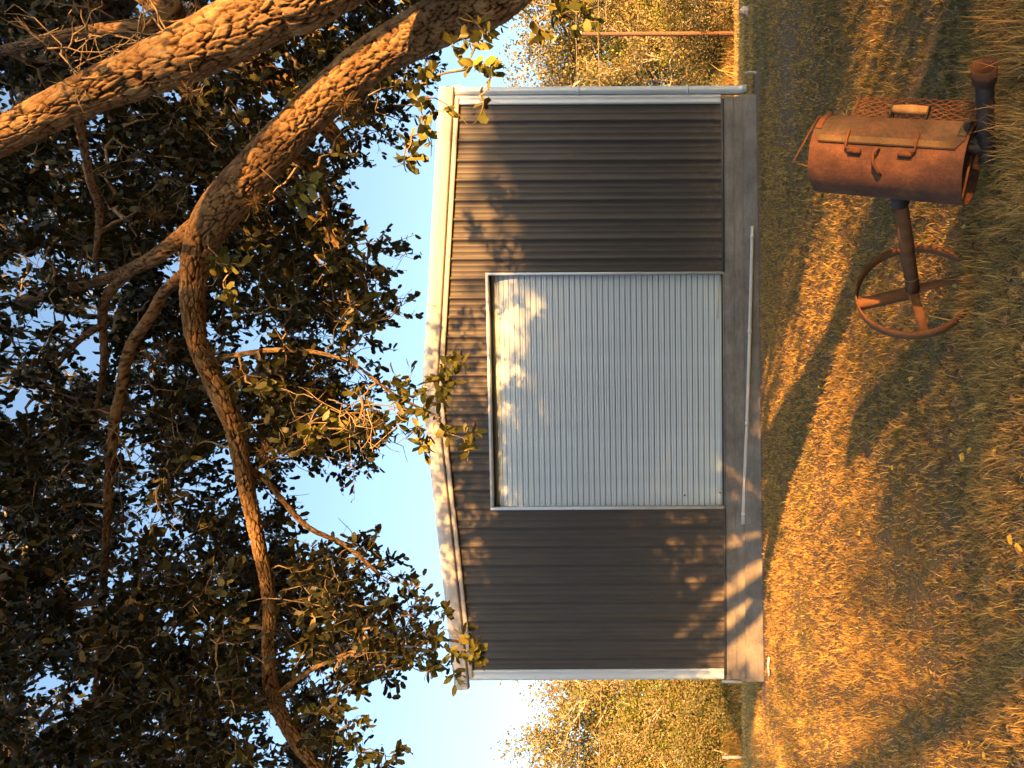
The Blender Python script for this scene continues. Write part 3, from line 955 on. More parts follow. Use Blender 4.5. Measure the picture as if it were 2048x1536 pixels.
    for i in range(len(paths) - 1, -1, -1):
        if paths[i][1] >= 0: cnt[paths[i][1]] += cnt[i]
    mb = MB()
    for i, (ci, ow, pts) in enumerate(paths):
        r0 = 0.0026 + 0.0021 * cnt[i] ** 0.55
        mb.tube(pts, np.linspace(r0, 0.0022, 5), 5 if r0 > 0.008 else 3, False)
    # leaves round each cluster
    LP, LA, LN, LL, LW, LC = [], [], [], [], [], []
    SP = []
    for i, (ci, ow, pts) in enumerate(paths):
        kd = kinds[ci]
        c = pts[-1]
        dr = pts[-1] - pts[-2]; dr /= max(np.linalg.norm(dr), 1e-6)
        ntw = rg.integers(2, 5) if kd < 2 else 2
        for _ in range(ntw):
            dv = dr * 0.6 + rg.normal(0, 0.6, 3); dv[2] -= 0.15; dv /= np.linalg.norm(dv)
            ln = rg.uniform(0.09, 0.2) * (1.5 if kd == 1 else 1.0)
            if kd == 2: ln = 0.08
            e = c + dv * ln
            midp = c + dv * ln * 0.5 + rg.normal(0, 0.008, 3)
            if kd != 1: mb.tube([c, midp, e], [0.0021, 0.0018, 0.0012], 3, False)
            m = rg.integers(5, 10) if kd < 2 else rg.integers(6, 10)
            for q in range(m):
                f = (q + 0.6) / m
                bp = c + (e - c) * f
                la = dv * 0.55 + rg.normal(0, 0.75, 3)
                la /= np.linalg.norm(la)
                ln_ = rg.normal(0, 0.75, 3); ln_[2] += 0.85
                s = rg.uniform(0.042, 0.068) * (1.9 if kd == 1 else (1.12 if kd == 2 else 1.0))
                rec = (bp, la, ln_, s, s * rg.uniform(0.42, 0.60))
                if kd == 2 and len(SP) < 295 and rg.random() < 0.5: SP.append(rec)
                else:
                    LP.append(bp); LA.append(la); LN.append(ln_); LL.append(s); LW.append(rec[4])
                    h = rg.random()
                    base = np.array([0.024, 0.027, 0.0085]) * rg.uniform(0.4, 1.6)  # crown leaves darkened, canopy shade put into their colour
                    if kd == 2: base = np.array([0.095, 0.10, 0.025]) * rg.uniform(0.5, 1.4)  # sprig leaves coloured brighter to look sunlit
                    elif h > 0.93: base = np.array([0.11, 0.09, 0.025])
                    LC.append(base)
    # bare lit twigs on the upper limb
    for x, y, D in [(150, 150, 2.86), (175, 60, 3.0), (200, 40, 3.0), (240, 90, 2.9), (120, 110, 2.85), (330, 60, 2.9), (235, 900, 4.2), (150, 950, 4.3), (180, 1040, 4.3), (240, 870, 4.2), (650, 800, 3.9), (690, 830, 3.9), (740, 820, 3.9), (730, 640, 4.2), (100, 700, 4.3), (80, 760, 4.3), (330, 1000, 4.2), (300, 1080, 4.3)]:
        c = np.array(pix(x, y, D))
        for _ in range(5):
            dv = rg.normal(0, 1, 3); dv[1] *= 0.5; dv /= np.linalg.norm(dv)
            p = [c + rg.normal(0, 0.02, 3)]
            for k in range(4):
                dv = dv + rg.normal(0, 0.35, 3); dv /= np.linalg.norm(dv)
                p.append(p[-1] + dv * rg.uniform(0.03, 0.07))
                if k > 0:
                    w = dv + rg.normal(0, 0.7, 3); w /= np.linalg.norm(w)
                    mb.tube([p[-1], p[-1] + w * 0.04, p[-1] + w * 0.075 + rg.normal(0, 0.012, 3)], [0.002, 0.0016, 0.001], 3, False)
            mb.tube(p, np.linspace(0.004, 0.0016, len(p)), 4, False)
    wood = NP[:nn_]
    pick = rg.integers(len(node_p), nn_, 420)
    for k in pick:
        c = wood[k]
        if c[1] < 3: continue
        for _ in range(3):
            dv = rg.normal(0, 1, 3); dv /= np.linalg.norm(dv)
            p = [c]
            for q in range(4):
                dv = dv + rg.normal(0, 0.3, 3); dv /= np.linalg.norm(dv)
                p.append(p[-1] + dv * rg.uniform(0.04, 0.09))
            mb.tube(p, np.linspace(0.0036, 0.0016, 5), 3, False)
    tw = mb.build('twigs', M['twig'], root); tw.location = -OAK_BASE
    tag(tw, kind='stuff')
    v, q, t = leaf_arrays(np.array(LP), np.array(LA), np.array(LN), np.array(LL), np.array(LW))
    fo = obj('crown', mesh_arrays('crown', v, [q, t], False, np.repeat(np.array(LC), 6, axis=0)), M['oak_leaf'], root)
    fo.location = -OAK_BASE
    tag(fo, kind='stuff')
    # single leaves of the hanging sprigs: a shared folded leaf with a midrib
    ms = []
    for k in range(5):
        cv = (0.03, 0.08, 0.14, 0.05, 0.11)[k]
        row = [(0, 0), (0.12, 0.16), (0.30, 0.40), (0.55, 0.50), (0.80, 0.36), (0.93, 0.15), (1.0, 0)]
        vv, qq, tt = [], [], []
        for a, w in row:
            zc = -cv * (a - 0.4) ** 2 * 1.6
            vv += [(a, -w * 0.9, zc + cv * 0.7 * w), (a, 0, zc), (a, w * 0.9, zc + cv * 0.7 * w)]
        for i in range(len(row) - 1):
            b = i * 3
            qq += [(b, b + 1, b + 4, b + 3), (b + 1, b + 2, b + 5, b + 4)]
        colr = np.tile(np.array([[0.08, 0.09, 0.02], [0.115, 0.12, 0.026], [0.18, 0.16, 0.038], [0.06, 0.075, 0.018], [0.145, 0.138, 0.032]][k]), (len(vv), 1))  # bright tones put sunlight into the sprig leaves' colour
        vv = [(a - (0.0), b, c) for a, b, c in vv]
        me = mesh_arrays('leaf', vv, [np.array(qq)], True, colr); me.materials.append(M['oak_leaf'])
        ms.append(me)
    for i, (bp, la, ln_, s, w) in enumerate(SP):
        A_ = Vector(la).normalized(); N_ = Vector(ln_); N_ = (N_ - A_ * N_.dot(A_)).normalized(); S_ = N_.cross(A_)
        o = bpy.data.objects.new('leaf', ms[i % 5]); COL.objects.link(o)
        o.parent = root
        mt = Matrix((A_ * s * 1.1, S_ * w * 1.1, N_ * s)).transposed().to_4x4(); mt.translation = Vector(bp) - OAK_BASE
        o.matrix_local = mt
    # ball moss tufts
    for x, y, D, r in [(425, 712, 3.96, 0.06), (478, 745, 4.0, 0.05), (300, 720, 4.05, 0.07), (335, 690, 4.0, 0.06), (715, 235, 3.52, 0.07), (690, 205, 3.52, 0.06), (640, 345, 3.55, 0.05), (378, 185, 2.8, 0.04), (360, 500, 3.8, 0.07), (545, 1405, 4.42, 0.08), (140, 560, 4.2, 0.06), (245, 1040, 4.3, 0.06), (230, 1130, 4.35, 0.07), (530, 905, 4.1, 0.06), (310, 430, 3.8, 0.06), (490, 105, 4.4, 0.06), (510, 405, 3.6, 0.05)]:
        c = np.array(pix(x, y, D)) - off
        v, q, cc = [], [], []
        for k in range(90):
            d = rg.normal(0, 1, 3); d /= np.linalg.norm(d)
            s = np.cross(d, rg.normal(0, 1, 3)); s /= np.linalg.norm(s)
            L = r * rg.uniform(0.6, 1.35); g = rg.normal(0, 0.35, 3)
            b = len(v)
            w = 0.0011
            m1 = c + d * L * 0.55; m2 = c + d * L + g * L * 0.5
            v += [c - s * w, c + s * w, m1 + s * w, m1 - s * w, m2 + s * w * 0.4, m2 - s * w * 0.4]
            q += [(b, b + 1, b + 2, b + 3), (b + 3, b + 2, b + 4, b + 5)]
            cc += [np.array([0.16, 0.115, 0.06]) * rg.uniform(0.6, 1.3)] * 6
        obj('ball_moss', mesh_arrays('ball_moss', np.array(v), [np.array(q)], False, np.array(cc)), M['moss'], root)
    return len(LP), n_in


print('oak', build_oak())


# ------------------------------------------------------------------ other trees
def tree_meshes(seed, H, Rc, base_frac, nleaf, lsize, tone, spread=0.55, upright=0.5, trunk_r=None, zmin=None, zmax=None):
    """trunk, limbs and leaf clumps of one tree standing at the origin"""
    rg = np.random.default_rng(seed)
    tr = trunk_r or H * 0.018
    wood = MB()
    top = np.array([rg.normal(0, 0.06) * H, rg.normal(0, 0.06) * H, H * 0.72])
    tp = catmull([(0, 0, -0.3), (rg.normal(0, .02) * H, rg.normal(0, .02) * H, H * 0.22), tuple(top * 0.62 + rg.normal(0, .02, 3) * H), tuple(top)], 5)
    trunk = MB().tube(tp, np.linspace(tr * 1.25, tr * 0.3, len(tp)), 9)
    tips = []
    nb = int(11 + H * 0.6)
    for i in range(nb):
        f = base_frac + (0.98 - base_frac) * (i + rg.random()) / nb
        k = min(len(tp) - 1, int(f * (len(tp) - 1)))
        p0 = tp[k]
        az = i * 2.4 + rg.normal(0, 0.4)
        el = upright + 0.5 * f + rg.normal(0, 0.18)
        d = np.array([math.cos(az) * math.cos(el), math.sin(az) * math.cos(el), math.sin(el)])
        L = Rc * (1.15 - 0.55 * abs(f - 0.5)) * rg.uniform(0.75, 1.1)
        p = [p0]
        for q in range(4):
            d = d + rg.normal(0, 0.22, 3); d /= np.linalg.norm(d)
            p.append(p[-1] + d * L / 4)
            if q >= 1:
                for w in range(2):
                    d2 = d + rg.normal(0, 0.7, 3); d2 /= np.linalg.norm(d2)
                    e1 = p[-1] + d2 * L * 0.2; e2 = e1 + (d2 + rg.normal(0, 0.4, 3)) * L * 0.16
                    wood.tube([p[-1], e1, e2], [tr * 0.20, tr * 0.14, tr * 0.06], 3, False)
                    tips += [e1, e2]
                    d3 = d2 + rg.normal(0, 0.8, 3); e3 = e1 + d3 / np.linalg.norm(d3) * L * 0.2
                    wood.tube([e1, e3], [tr * 0.12, tr * 0.05], 3, False)
                    tips.append(e3)
        tips.append(p[-1])
        wood.tube(p, np.linspace(tr * 0.42, tr * 0.1, 5), 5, False)
    tips = np.array(tips)
    keep = rg.random(len(tips)) < 0.9
    if zmin: keep &= tips[:, 2] > zmin
    if zmax: keep &= tips[:, 2] < zmax
    tips = tips[keep]
    idx = rg.integers(0, len(tips), nleaf)
    C = tips[idx] + rg.normal(0, spread * Rc * 0.17, (nleaf, 3))
    cl_tone = rg.uniform(0.65, 1.3, len(tips))[idx]
    n = nleaf
    A = rg.normal(0, 1, (n, 3)); N_ = rg.normal(0, 1, (n, 3)); N_[:, 2] += 0.5
    L = lsize * rg.uniform(0.6, 1.35, n)
    v, q, t = leaf_arrays(C, A, N_, L, L * rg.uniform(0.45, 0.75, n))
    col = np.array(tone)[None] * (cl_tone * rg.uniform(0.7, 1.3, n))[:, None]
    br = rg.random(n) < 0.18
    col[br] = np.array([0.27, 0.18, 0.08]) * rg.uniform(0.7, 1.2, br.sum())[:, None]
    crown = mesh_arrays('crown', v, [q, t], False, np.repeat(col, 6, axis=0))
    crown.materials.append(M['far_leaf'])
    tm = trunk.mesh('trunk', True); tm.materials.append(M['far_bark'])
    wm = wood.mesh('limbs'); wm.materials.append(M['far_bark'])
    return tm, wm, crown


def place_tree(name, meshes, loc, rz, sc, label, cat='tree', group=None):
    r = empty(name, loc, rz); r.scale = (sc[0], sc[0], sc[1])
    tag(r, label, cat, group)
    for nm, me in zip(('trunk', 'limbs', 'crown'), meshes):
        o = obj(nm, me, None, r)
        if nm == 'crown': tag(o, kind='stuff')
    return r


def far(u, vtop, D):
    x = (u - U0) * D / F
    z = float(gz(x, D))
    return (x, D, z - 0.05), ZC + (V0 - vtop) * D / F - z


OLIVE = (0.145, 0.155, 0.05)
GOLD = (0.19, 0.175, 0.06)
LIME = (0.14, 0.175, 0.022)
SHADED_GREEN = (0.05, 0.06, 0.022)  # shrub green darkened: shade under the right trees put into the colour
big1 = tree_meshes(101, 13.5, 5.2, 0.22, 16000, 0.165, OLIVE, spread=0.42)
big2 = tree_meshes(102, 12.5, 5.0, 0.20, 16000, 0.165, GOLD, upright=0.35, spread=0.42)
mid1 = tree_meshes(103, 8.5, 3.4, 0.10, 10000, 0.13, GOLD, upright=0.3)
ced = tree_meshes(104, 7.0, 2.3, 0.04, 14000, 0.11, LIME, spread=0.7, upright=0.2)
dark = tree_meshes(106, 3.2, 2.2, 0.02, 9000, 0.11, SHADED_GREEN, spread=0.9, upright=0.35)
shrub = tree_meshes(105, 3.2, 2.2, 0.02, 9000, 0.11, OLIVE, spread=0.9, upright=0.35)
FT = [
    ('oak_tree', big1, 186, 1045, 49, 0.3, 13.5, 'tall golden oak just past the left end of the shed'),
    ('oak_tree', big2, 98, 1045, 50, 1.9, 12.5, 'tall golden oak second from the left picture border'),
    ('oak_tree', big1, 2, 1085, 48, 3.3, 13.5, 'golden oak cut by the left border of the upright picture'),
    ('oak_tree', big2, -150, 1085, 50, 4.1, 12.5, 'golden oak beyond the left border of the upright picture'),
    ('cedar_tree', ced, 128, 1200, 45, 0.4, 7.0, 'yellow green cedar in front of the left oaks near the shed corner'),
    ('cedar_tree', ced, 40, 1215, 45.5, 2.0, 7.0, 'yellow green cedar in front of the leftmost oak'),
    ('small_tree', mid1, 160, 1165, 46.5, 1.0, 8.5, 'low bare-limbed tree against the left shed corner'),
    ('small_tree', mid1, 70, 1230, 44.0, 2.6, 8.5, 'low bare-limbed tree between the two left cedars'),
    ('small_tree', mid1, -10, 1220, 44.5, 5.2, 8.5, 'low bare-limbed tree at the left picture border'),
    ('shrub', shrub, 175, 1360, 42.5, 0.0, 3.2, 'dry golden shrub beside the left shed corner'),
    ('shrub', shrub, 105, 1375, 42.0, 2.0, 3.2, 'dry golden shrub midway between the fence posts'),
    ('shrub', shrub, 30, 1365, 42.5, 4.0, 3.2, 'dry golden shrub near the outer fence post'),
    ('oak_tree', big2, 1352, 1020, 50, 0.9, 12.5, 'tall golden oak just past the downspout'),
    ('oak_tree', big1, 1430, 1045, 48, 2.2, 13.5, 'tall golden oak behind the utility pole'),
    ('oak_tree', big2, 1530, 1060, 49, 3.0, 12.5, 'golden oak cut by the right border of the upright picture'),
    ('oak_tree', big1, 1660, 1050, 50, 5.0, 13.5, 'golden oak beyond the right border of the upright picture'),
    ('small_tree', mid1, 1385, 1180, 45, 0.2, 8.5, 'low bare-limbed tree between downspout and utility pole'),
    ('small_tree', mid1, 1490, 1195, 45, 3.6, 8.5, 'low bare-limbed tree right of the utility pole'),
    ('cedar_tree', ced, 1368, 1180, 47, 4.4, 7.0, 'yellow green cedar against the downspout'),
    ('cedar_tree', ced, 1455, 1300, 43.5, 1.4, 7.0, 'yellow green cedar at the foot of the utility pole'),
    ('shrub', shrub, 1375, 1385, 42.0, 1.0, 3.2, 'golden shrub low beside the downspout'),
    ('shrub', dark, 1440, 1385, 41.5, 2.7, 3.2, 'shrub left of the utility pole foot, shade painted into its leaves'),
    ('shrub', dark, 1500, 1375, 41.5, 4.7, 3.2, 'shrub right of the utility pole foot, shade painted into its leaves'),
    ('shrub', dark, 1560, 1370, 42.5, 5.7, 3.2, 'shrub at the right border of the upright picture, shade painted into its leaves'),
]
for nm, me, u, vt, D, rz, h0, lab in FT:
    loc, h = far(u, vt, D)
    k = h / h0
    place_tree(nm, me, loc, rz, (k, k), lab, 'shrub' if nm == 'shrub' else 'tree', 'trees and brush beyond the shed')

# unseen trees and shrubs added behind the camera to shape the low sunlight
sh1 = tree_meshes(111, 11.6, 4.4, 0.10, 15000, 0.36, OLIVE, spread=0.8, upright=0.3, zmin=6.0, zmax=10.1)
sh2 = tree_meshes(112, 11.6, 4.3, 0.62, 5400, 0.36, OLIVE, spread=0.7, upright=0.25, zmin=8.7)


def sunward(s, t):
    c, n = math.cos(SUN_AZ), math.sin(SUN_AZ)
    return c * s - n * t, n * s + c * t


SHADE_CASTERS = [
    ('oak_tree', sh1, 8.3, -22.0, 0.95, 0.2, 'unseen broad oak added far behind the camera to shade the shed'),
    ('oak_tree', sh1, 15.5, -24.0, 1.0, 1.9, 'unseen broad oak added farthest right behind the camera for shade'),
    ('oak_tree', sh2, 1.3, -22.0, 1.0, 0.7, 'unseen high-crowned oak added behind the camera to shade the canopy'),
    ('oak_tree', sh2, -5.0, -23.0, 1.0, 2.7, 'unseen high-crowned oak added behind the camera on the left for shade'),
    ('shrub', shrub, 7.6, -16.0, 1.5, 3.1, 'unseen tall shrub added behind the camera to shade the right ground'),
    ('shrub', shrub, -0.2, -16.0, 0.76, 0.3, 'unseen shrub added straight behind the camera to shade the foreground'),
    ('shrub', shrub, -3.8, -16.5, 0.76, 1.3, 'unseen shrub added behind the camera on the left to shade the foreground'),
    ('shrub', shrub, 3.4, -16.0, 1.08, 2.3, 'unseen shrub added behind the camera to shade the smoker'),
]
for nm, me, s_, t_, k, rz, lab in SHADE_CASTERS:
    x, y = sunward(s_, t_)
    _z = np.empty(len(me[2].vertices) * 3); me[2].vertices.foreach_get('co', _z); print(nm, 'crown z', np.percentile(_z[2::3], [2, 50, 90, 99]) * k, 'r', np.percentile(_z[0::3], [2, 98]) * k)
    place_tree(nm, me, (x, y, float(gz(x, y)) - 0.05), rz, (k, k), lab, 'shrub' if nm == 'shrub' else 'tree')


# ------------------------------------------------------------------ pole, wires, posts, small things
def build_pole():
    D = 40.0
    x = (1468 - U0) * D / F
    z0 = float(gz(x, D))
    r = empty('utility_pole', (x, D, z0))
    tag(r, 'tall reddish wooden utility pole in front of the right trees', 'utility pole')
    h = ZC + (V0 - 1148) * D / F - z0
    MB().tube([(0, 0, -0.3), (0.02, 0, h * 0.5), (0.03, 0, h)], [0.125, 0.11, 0.085], 12).build('shaft', M['pole_wood'], r, True)
    MB().box(-0.06, 0.12, -0.14, -0.08, h - 0.5, h - 0.1).build('bracket', M['galv'], r)
    MB().tube([(0.03, -0.1, h - 0.2), (0.03, -0.2, h - 0.2)], 0.05, 10).build('insulator', M['galv'], r)
    MB().tube([(0.03, -0.1, h - 1.35), (0.03, -0.2, h - 1.35)], 0.05, 10).build('insulator', M['galv'], r)
    for k, (vr, vl, lab) in enumerate(((1157, 1147, 'upper power line running from the utility pole past the shed'), (1201, 1188, 'lower power line running from the utility pole past the shed'))):
        a = Vector((x + 0.03, D - 0.2, ZC + (V0 - vr) * D / F))
        xb = (-140 - U0) * 41.0 / F
        b = Vector((xb, 41.0, ZC + (V0 - vl) * 41.0 / F))
        c = Vector((a.x + 22, D - 1, a.z + 0.2))
        pts = [c.lerp(a, t) - Vector((0, 0, 0.25 * 4 * t * (1 - t))) for t in np.linspace(0, 1, 14)][:-1]
        pts += [a.lerp(b, t) - Vector((0, 0, 0.35 * 4 * t * (1 - t))) for t in np.linspace(0, 1, 26)]
        o = MB().tube([tuple(p) for p in pts], 0.009, 5).build('power_line', M['wire'])
        tag(o, lab, 'cable')


build_pole()

post_me = MB().tube([(0, 0, -0.3), (0.015, 0, 0.5), (0.01, 0.01, 1.06)], [0.085, 0.08, 0.075], 9).mesh('fence_post', True)
post_me.materials.append(M['post_wood'])
for u, lab in ((171, 'pale fence post close to the left end of the shed'), (21, 'pale fence post near the left border of the upright picture')):
    D = 40.0
    x = (u - U0) * D / F
    o = obj('fence_post', post_me, None, None, (x, D, float(gz(x, D))))
    o.rotation_euler = (0.03, 0.05, u)
    tag(o, lab, 'post', 'fence posts left of the shed')


def build_palmetto():
    D = 41.0
    x = (52 - U0) * D / F
    r = empty('palmetto', (x, D, float(gz(x, D))))
    tag(r, 'small fan palmetto growing beside the outer fence post', 'palm')
    rg = np.random.default_rng(5)
    for k in range(5):
        az = rg.uniform(0, 6.28); el = rg.uniform(0.5, 1.2)
        d = np.array([math.cos(az) * math.cos(el), -abs(math.sin(az)) * math.cos(el), math.sin(el)])
        hub = d * 0.55
        v, q, c = [], [], []
        s = np.cross(d, [0, 1, 0.2]); s /= np.linalg.norm(s)
        for i in range(11):
            a = (i - 5) / 5 * 1.25
            e = d * math.cos(a) + s * math.sin(a)
            p = np.cross(e, np.cross(d, s)); p /= np.linalg.norm(p)
            b = len(v)
            v += [hub, hub + e * 0.3 + p * 0.035, hub + e * 0.62, hub + e * 0.3 - p * 0.035]
            q.append((b, b + 1, b + 2, b + 3)); c += [np.array([0.17, 0.13, 0.04]) * rg.uniform(.7, 1.2)] * 4
        fr = obj('frond', mesh_arrays('frond', np.array(v), [np.array(q)], False, np.array(c)), M['far_leaf'], r)
        MB().tube([(0, 0, 0), tuple(hub)], 0.015, 5).build('stalk', M['twig'], fr)


build_palmetto()


def lump(name, loc, size, mat, seed, label, cat):
    rg = random.Random(seed)
    import bmesh
    bm = bmesh.new()
    bmesh.ops.create_icosphere(bm, subdivisions=3, radius=1.0)
    for v in bm.verts:
        n = mnoise.noise(v.co * 1.7 + Vector((seed, 0, 0))) * 0.35 + mnoise.noise(v.co * 4.0) * 0.1
        v.co = v.co * (1 + n)
        v.co = Vector((v.co.x * size[0], v.co.y * size[1], v.co.z * size[2]))
    me = bpy.data.meshes.new(name); bm.to_mesh(me); bm.free()
    o = obj(name, me, mat, None, loc)
    return tag(o, label, cat)


_p = pix(1531, 24, 14.0)
lump('rock', (_p.x, _p.y, float(gz(_p.x, _p.y)) + 0.05), (0.11, 0.09, 0.10), M['rock'], 3, 'pale pinkish rock on the grass at the right border of the upright picture', 'rock')
_p = pix(1540, 1332, 11.6)
_z = float(gz(_p.x, _p.y)) + 0.05
o = MB().tube([(-0.14, 0, 0.0), (0.0, 0.01, 0.012), (0.13, -0.01, 0.0)], 0.015, 10).build('plastic_pipe', M['galv'], None, True)
o.location = (_p.x, _p.y, _z)
tag(o, 'short white plastic pipe in the grass by the left footing corner', 'pipe')
_x, _y = BX + 4.88, BY - 0.55
o = MB().tube([(0, 0, -0.1), (0.01, 0, 0.08), (0.0, 0.01, 0.16)], [0.03, 0.028, 0.025], 8).build('wooden_stake', M['post_wood'], None, True)
o.location = (_x, _y, float(gz(_x, _y)) + 0.02)
tag(o, 'small grey wooden stake in the grass under the downspout', 'stake')


# ------------------------------------------------------------------ the tipped-over barrel smoker
def build_smoker():
    C = Vector((1.05, 3.765, 0.688))
    A = Vector((0.2, 0.451, 0.871)).normalized()
    hub = Vector((0.515, 4.5, 0.39))
    Uv = C - hub
    Uv = (Uv - A * Uv.dot(A)).normalized()
    Fv = A.cross(Uv)
    flip = 1.0
    if Fv.x < 0: Fv = -Fv; flip = -1.0
    LH = (C - hub).length
    mt = Matrix((A, Fv, Uv)).transposed().to_4x4(); mt.translation = C
    root = empty('barrel_smoker'); root.matrix_world = mt
    tag(root, 'rusty barrel smoker tipped on its end in the grass with a ring base', 'smoker')
    r = 0.178; h = 0.365

    def cyl(a, rad, deg):
        p = R(deg)
        return (a, rad * math.sin(p), rad * math.cos(p))

    def strip(a0, a1, d0, d1, rin, rout, na=6, nd=28, clip=0.0):
        """curved sheet; clip chamfers the corners at the d0 edge"""
        v, q = [], []
        for rad in (rout, rin):
            for i in range(na + 1):
                for j in range(nd + 1):
                    t = i / na; dd = d0 + (d1 - d0) * j / nd
                    e = 0.0
                    if clip and j / nd * abs(d1 - d0) < clip: e = (1 - j / nd * abs(d1 - d0) / clip) * 0.035
                    a = a0 + (a1 - a0) * t
                    a = a + e * (1 - 2 * t)
                    v.append(cyl(a, rad, dd))
        n = nd + 1; off = (na + 1) * n
        for i in range(na):
            for j in range(nd):
                b = i * n + j
                q.append((b, b + 1, b + n + 1, b + n)); q.append((off + b, off + b + n, off + b + n + 1, off + b + 1))
        for i in range(na):
            for j in (0, nd):
                b = i * n + j; q.append((b, b + n, off + b + n, off + b))
        for j in range(nd):
            for i in (0, na):
                b = i * n + j; q.append((b, off + b, off + b + 1, b + 1))
        return MB().add(v, q)
    # barrel: open at the end that sits on the ground, wall of real thickness
    n = 64
    v, q = [], []
    prof = [(h, 0.0), (h, r - 0.012), (h - 0.004, r - 0.003), (h - 0.012, r)] + [(h - 0.012 - (2 * h - 0.012) * k / 12, r) for k in range(1, 12)] + [(-h, r), (-h, r - 0.007), (h - 0.03, r - 0.007), (h - 0.03, 0.0)]
    for a, rad in prof:
        for j in range(n):
            d = 360 * j / n
            dent = 1 + 0.006 * math.sin(a * 9 + d * 0.03) * math.cos(R(d) * 2 + 1)
            v.append(cyl(a, max(rad, 1e-4) * dent, d))
    for k in range(len(prof) - 1):
        for j in range(n):
            j2 = (j + 1) % n
            q.append((k * n + j, k * n + j2, (k + 1) * n + j2, (k + 1) * n + j))
    o = MB().add(v, q).build('barrel', M['rust'], root, True)
    o.data.polygons.foreach_set('use_smooth', [True] * len(o.data.polygons))
    md = o.modifiers.new('edge', 'EDGE_SPLIT'); md.split_angle = R(35)
    # lid with its seam strip and end bands
    lid = strip(-h + 0.012, h - 0.012, -28, 84, r + 0.002, r + 0.009, 8, 36, 16).build('lid', M['rust_lid'], root, True)
    lid.modifiers.new('edge', 'EDGE_SPLIT').split_angle = R(35)
    strip(-h + 0.045, h - 0.045, -27, -17, r + 0.0095, r + 0.012, 4, 8).build('seam_strip', M['rust_pale'], lid)
    strip(h - 0.045, h - 0.012, -8, 82, r + 0.0095, r + 0.013, 2, 20).build('end_band', M['rust_dark'], lid)
    strip(-h + 0.012, -h + 0.05, -8, 82, r + 0.0095, r + 0.013, 2, 20).build('end_band', M['black_steel'], lid)
    # hinges: rod over the seam, ending in a pin on the barrel
    for a, s in ((0.175, -1), (-0.150, 1)):
        mb = MB()
        mb.tube([cyl(a, r + 0.02, -10), cyl(a, r + 0.022, -22), cyl(a + s * 0.0, r + 0.024, -34), cyl(a + s * 0.018, r + 0.016, -38)], 0.0062, 8)
        mb.tube([cyl(a + s * 0.012, r + 0.013, -39), cyl(a + s * 0.075, r + 0.013, -39)], 0.0115, 10)
        mb.build('hinge', M['rust_dark'], root, True)
    MB().tube([cyl(0.02, r + 0.004, -34), cyl(0.02, r + 0.028, -35), cyl(0.035, r + 0.034, -40), cyl(0.03, r + 0.032, -52), cyl(0.012, r + 0.016, -64), cyl(0.002, r + 0.002, -70)], 0.0075, 8).build('lid_stop', M['rust_dark'], root, True)
    # handle
    hd = empty('lid_handle'); hd.parent = root
    ph = 40
    for a in (0.035, -0.135):
        v = []
        for da in (-0.004, 0.004):
            for rad, dg in ((r + 0.006, ph - 8), (r + 0.058, ph + 0), (r + 0.072, ph + 4), (r + 0.058, ph + 9), (r + 0.006, ph + 10)):
                v.append(cyl(a + da, rad, dg))
        q = [(i, (i + 1) % 5, (i + 1) % 5 + 5, i + 5) for i in range(5)]
        MB().add(v, q + [(0, 1, 3, 4), (5, 9, 8, 6)], [(1, 2, 3), (6, 8, 7)]).build('bracket', M['black_steel'], hd)
    MB().tube([cyl(0.031, r + 0.046, ph + 4), cyl(-0.05, r + 0.048, ph + 4), cyl(-0.131, r + 0.046, ph + 4)], [0.021, 0.0235, 0.021], 16).build('grip', M['grip'], hd, True)
    # expanded-metal shelf on the front
    sh = empty('shelf'); sh.parent = root
    a0, a1, f0, f1, su = -0.33, 0.345, 0.172, 0.475, -0.03
    mb = MB()
    da, df = 0.054, 0.0335
    nf = int((f1 - f0) / df); na = int((a1 - a0) / da)
    for i in range(nf * 2):
        ff = f0 + i * df / 2
        pts = []
        for k in range(na * 2 + 1):
            pts.append((a0 + k * da / 2, ff + (df / 2 if (k + i) % 2 else 0.0), su + (0.003 if k % 2 else -0.003)))
        mb.tube(pts, 0.0042, 4, False)
    mb.build('expanded_mesh', M['rust_dark'], sh)
    for pts in ([(a0, f0, su), (a0, f1, su)], [(a1 - 0.015, f0, su), (a1 - 0.015, f1 - 0.01, su)]):
        MB().tube(pts, 0.006, 6).build('edge_rod', M['rust_dark'], sh)
    # wire handle on the closed end
    MB().tube([cyl(h - 0.002, r * 0.97, 38), cyl(h + 0.028, r * 0.98, 36), cyl(h + 0.125, r * 0.42, -82), cyl(h + 0.055, r * 0.46, -92), cyl(h - 0.002, r * 0.5, -95)], 0.0052, 8).build('wire_handle', M['rust_dark'], root, True)
    # grate rod in the open end
    MB().tube([cyl(-h + 0.012, r - 0.01, -118), cyl(-h + 0.012, r - 0.015, 60)], 0.006, 8).build('grate_rod', M['rust_spoke'], root)
    # chimney with its wider cup
    ch = empty('chimney'); ch.parent = root
    ax = -h - 0.06
    MB().tube([(ax, 0.02, 0.02), (ax, 0.02, 0.44)], 0.038, 18, False).build('pipe', M['black_steel'], ch, True)
    v, q = [], []
    m = 24
    for rad, z in ((0.040, 0.43), (0.050, 0.437), (0.054, 0.505), (0.049, 0.505), (0.044, 0.43)):
        for j in range(m):
            v.append((ax + rad * math.cos(2 * math.pi * j / m), 0.02 + rad * math.sin(2 * math.pi * j / m), z))
    for k in range(4):
        for j in range(m):
            j2 = (j + 1) % m
            q.append((k * m + j, k * m + j2, (k + 1) * m + j2, (k + 1) * m + j))
    MB().add(v, q).build('cup', M['rust_cup'], ch)
    MB().tube([(-h + 0.02, 0.02, 0.10), (ax, 0.02, 0.10)], 0.038, 14).build('elbow', M['black_steel'], ch, True)
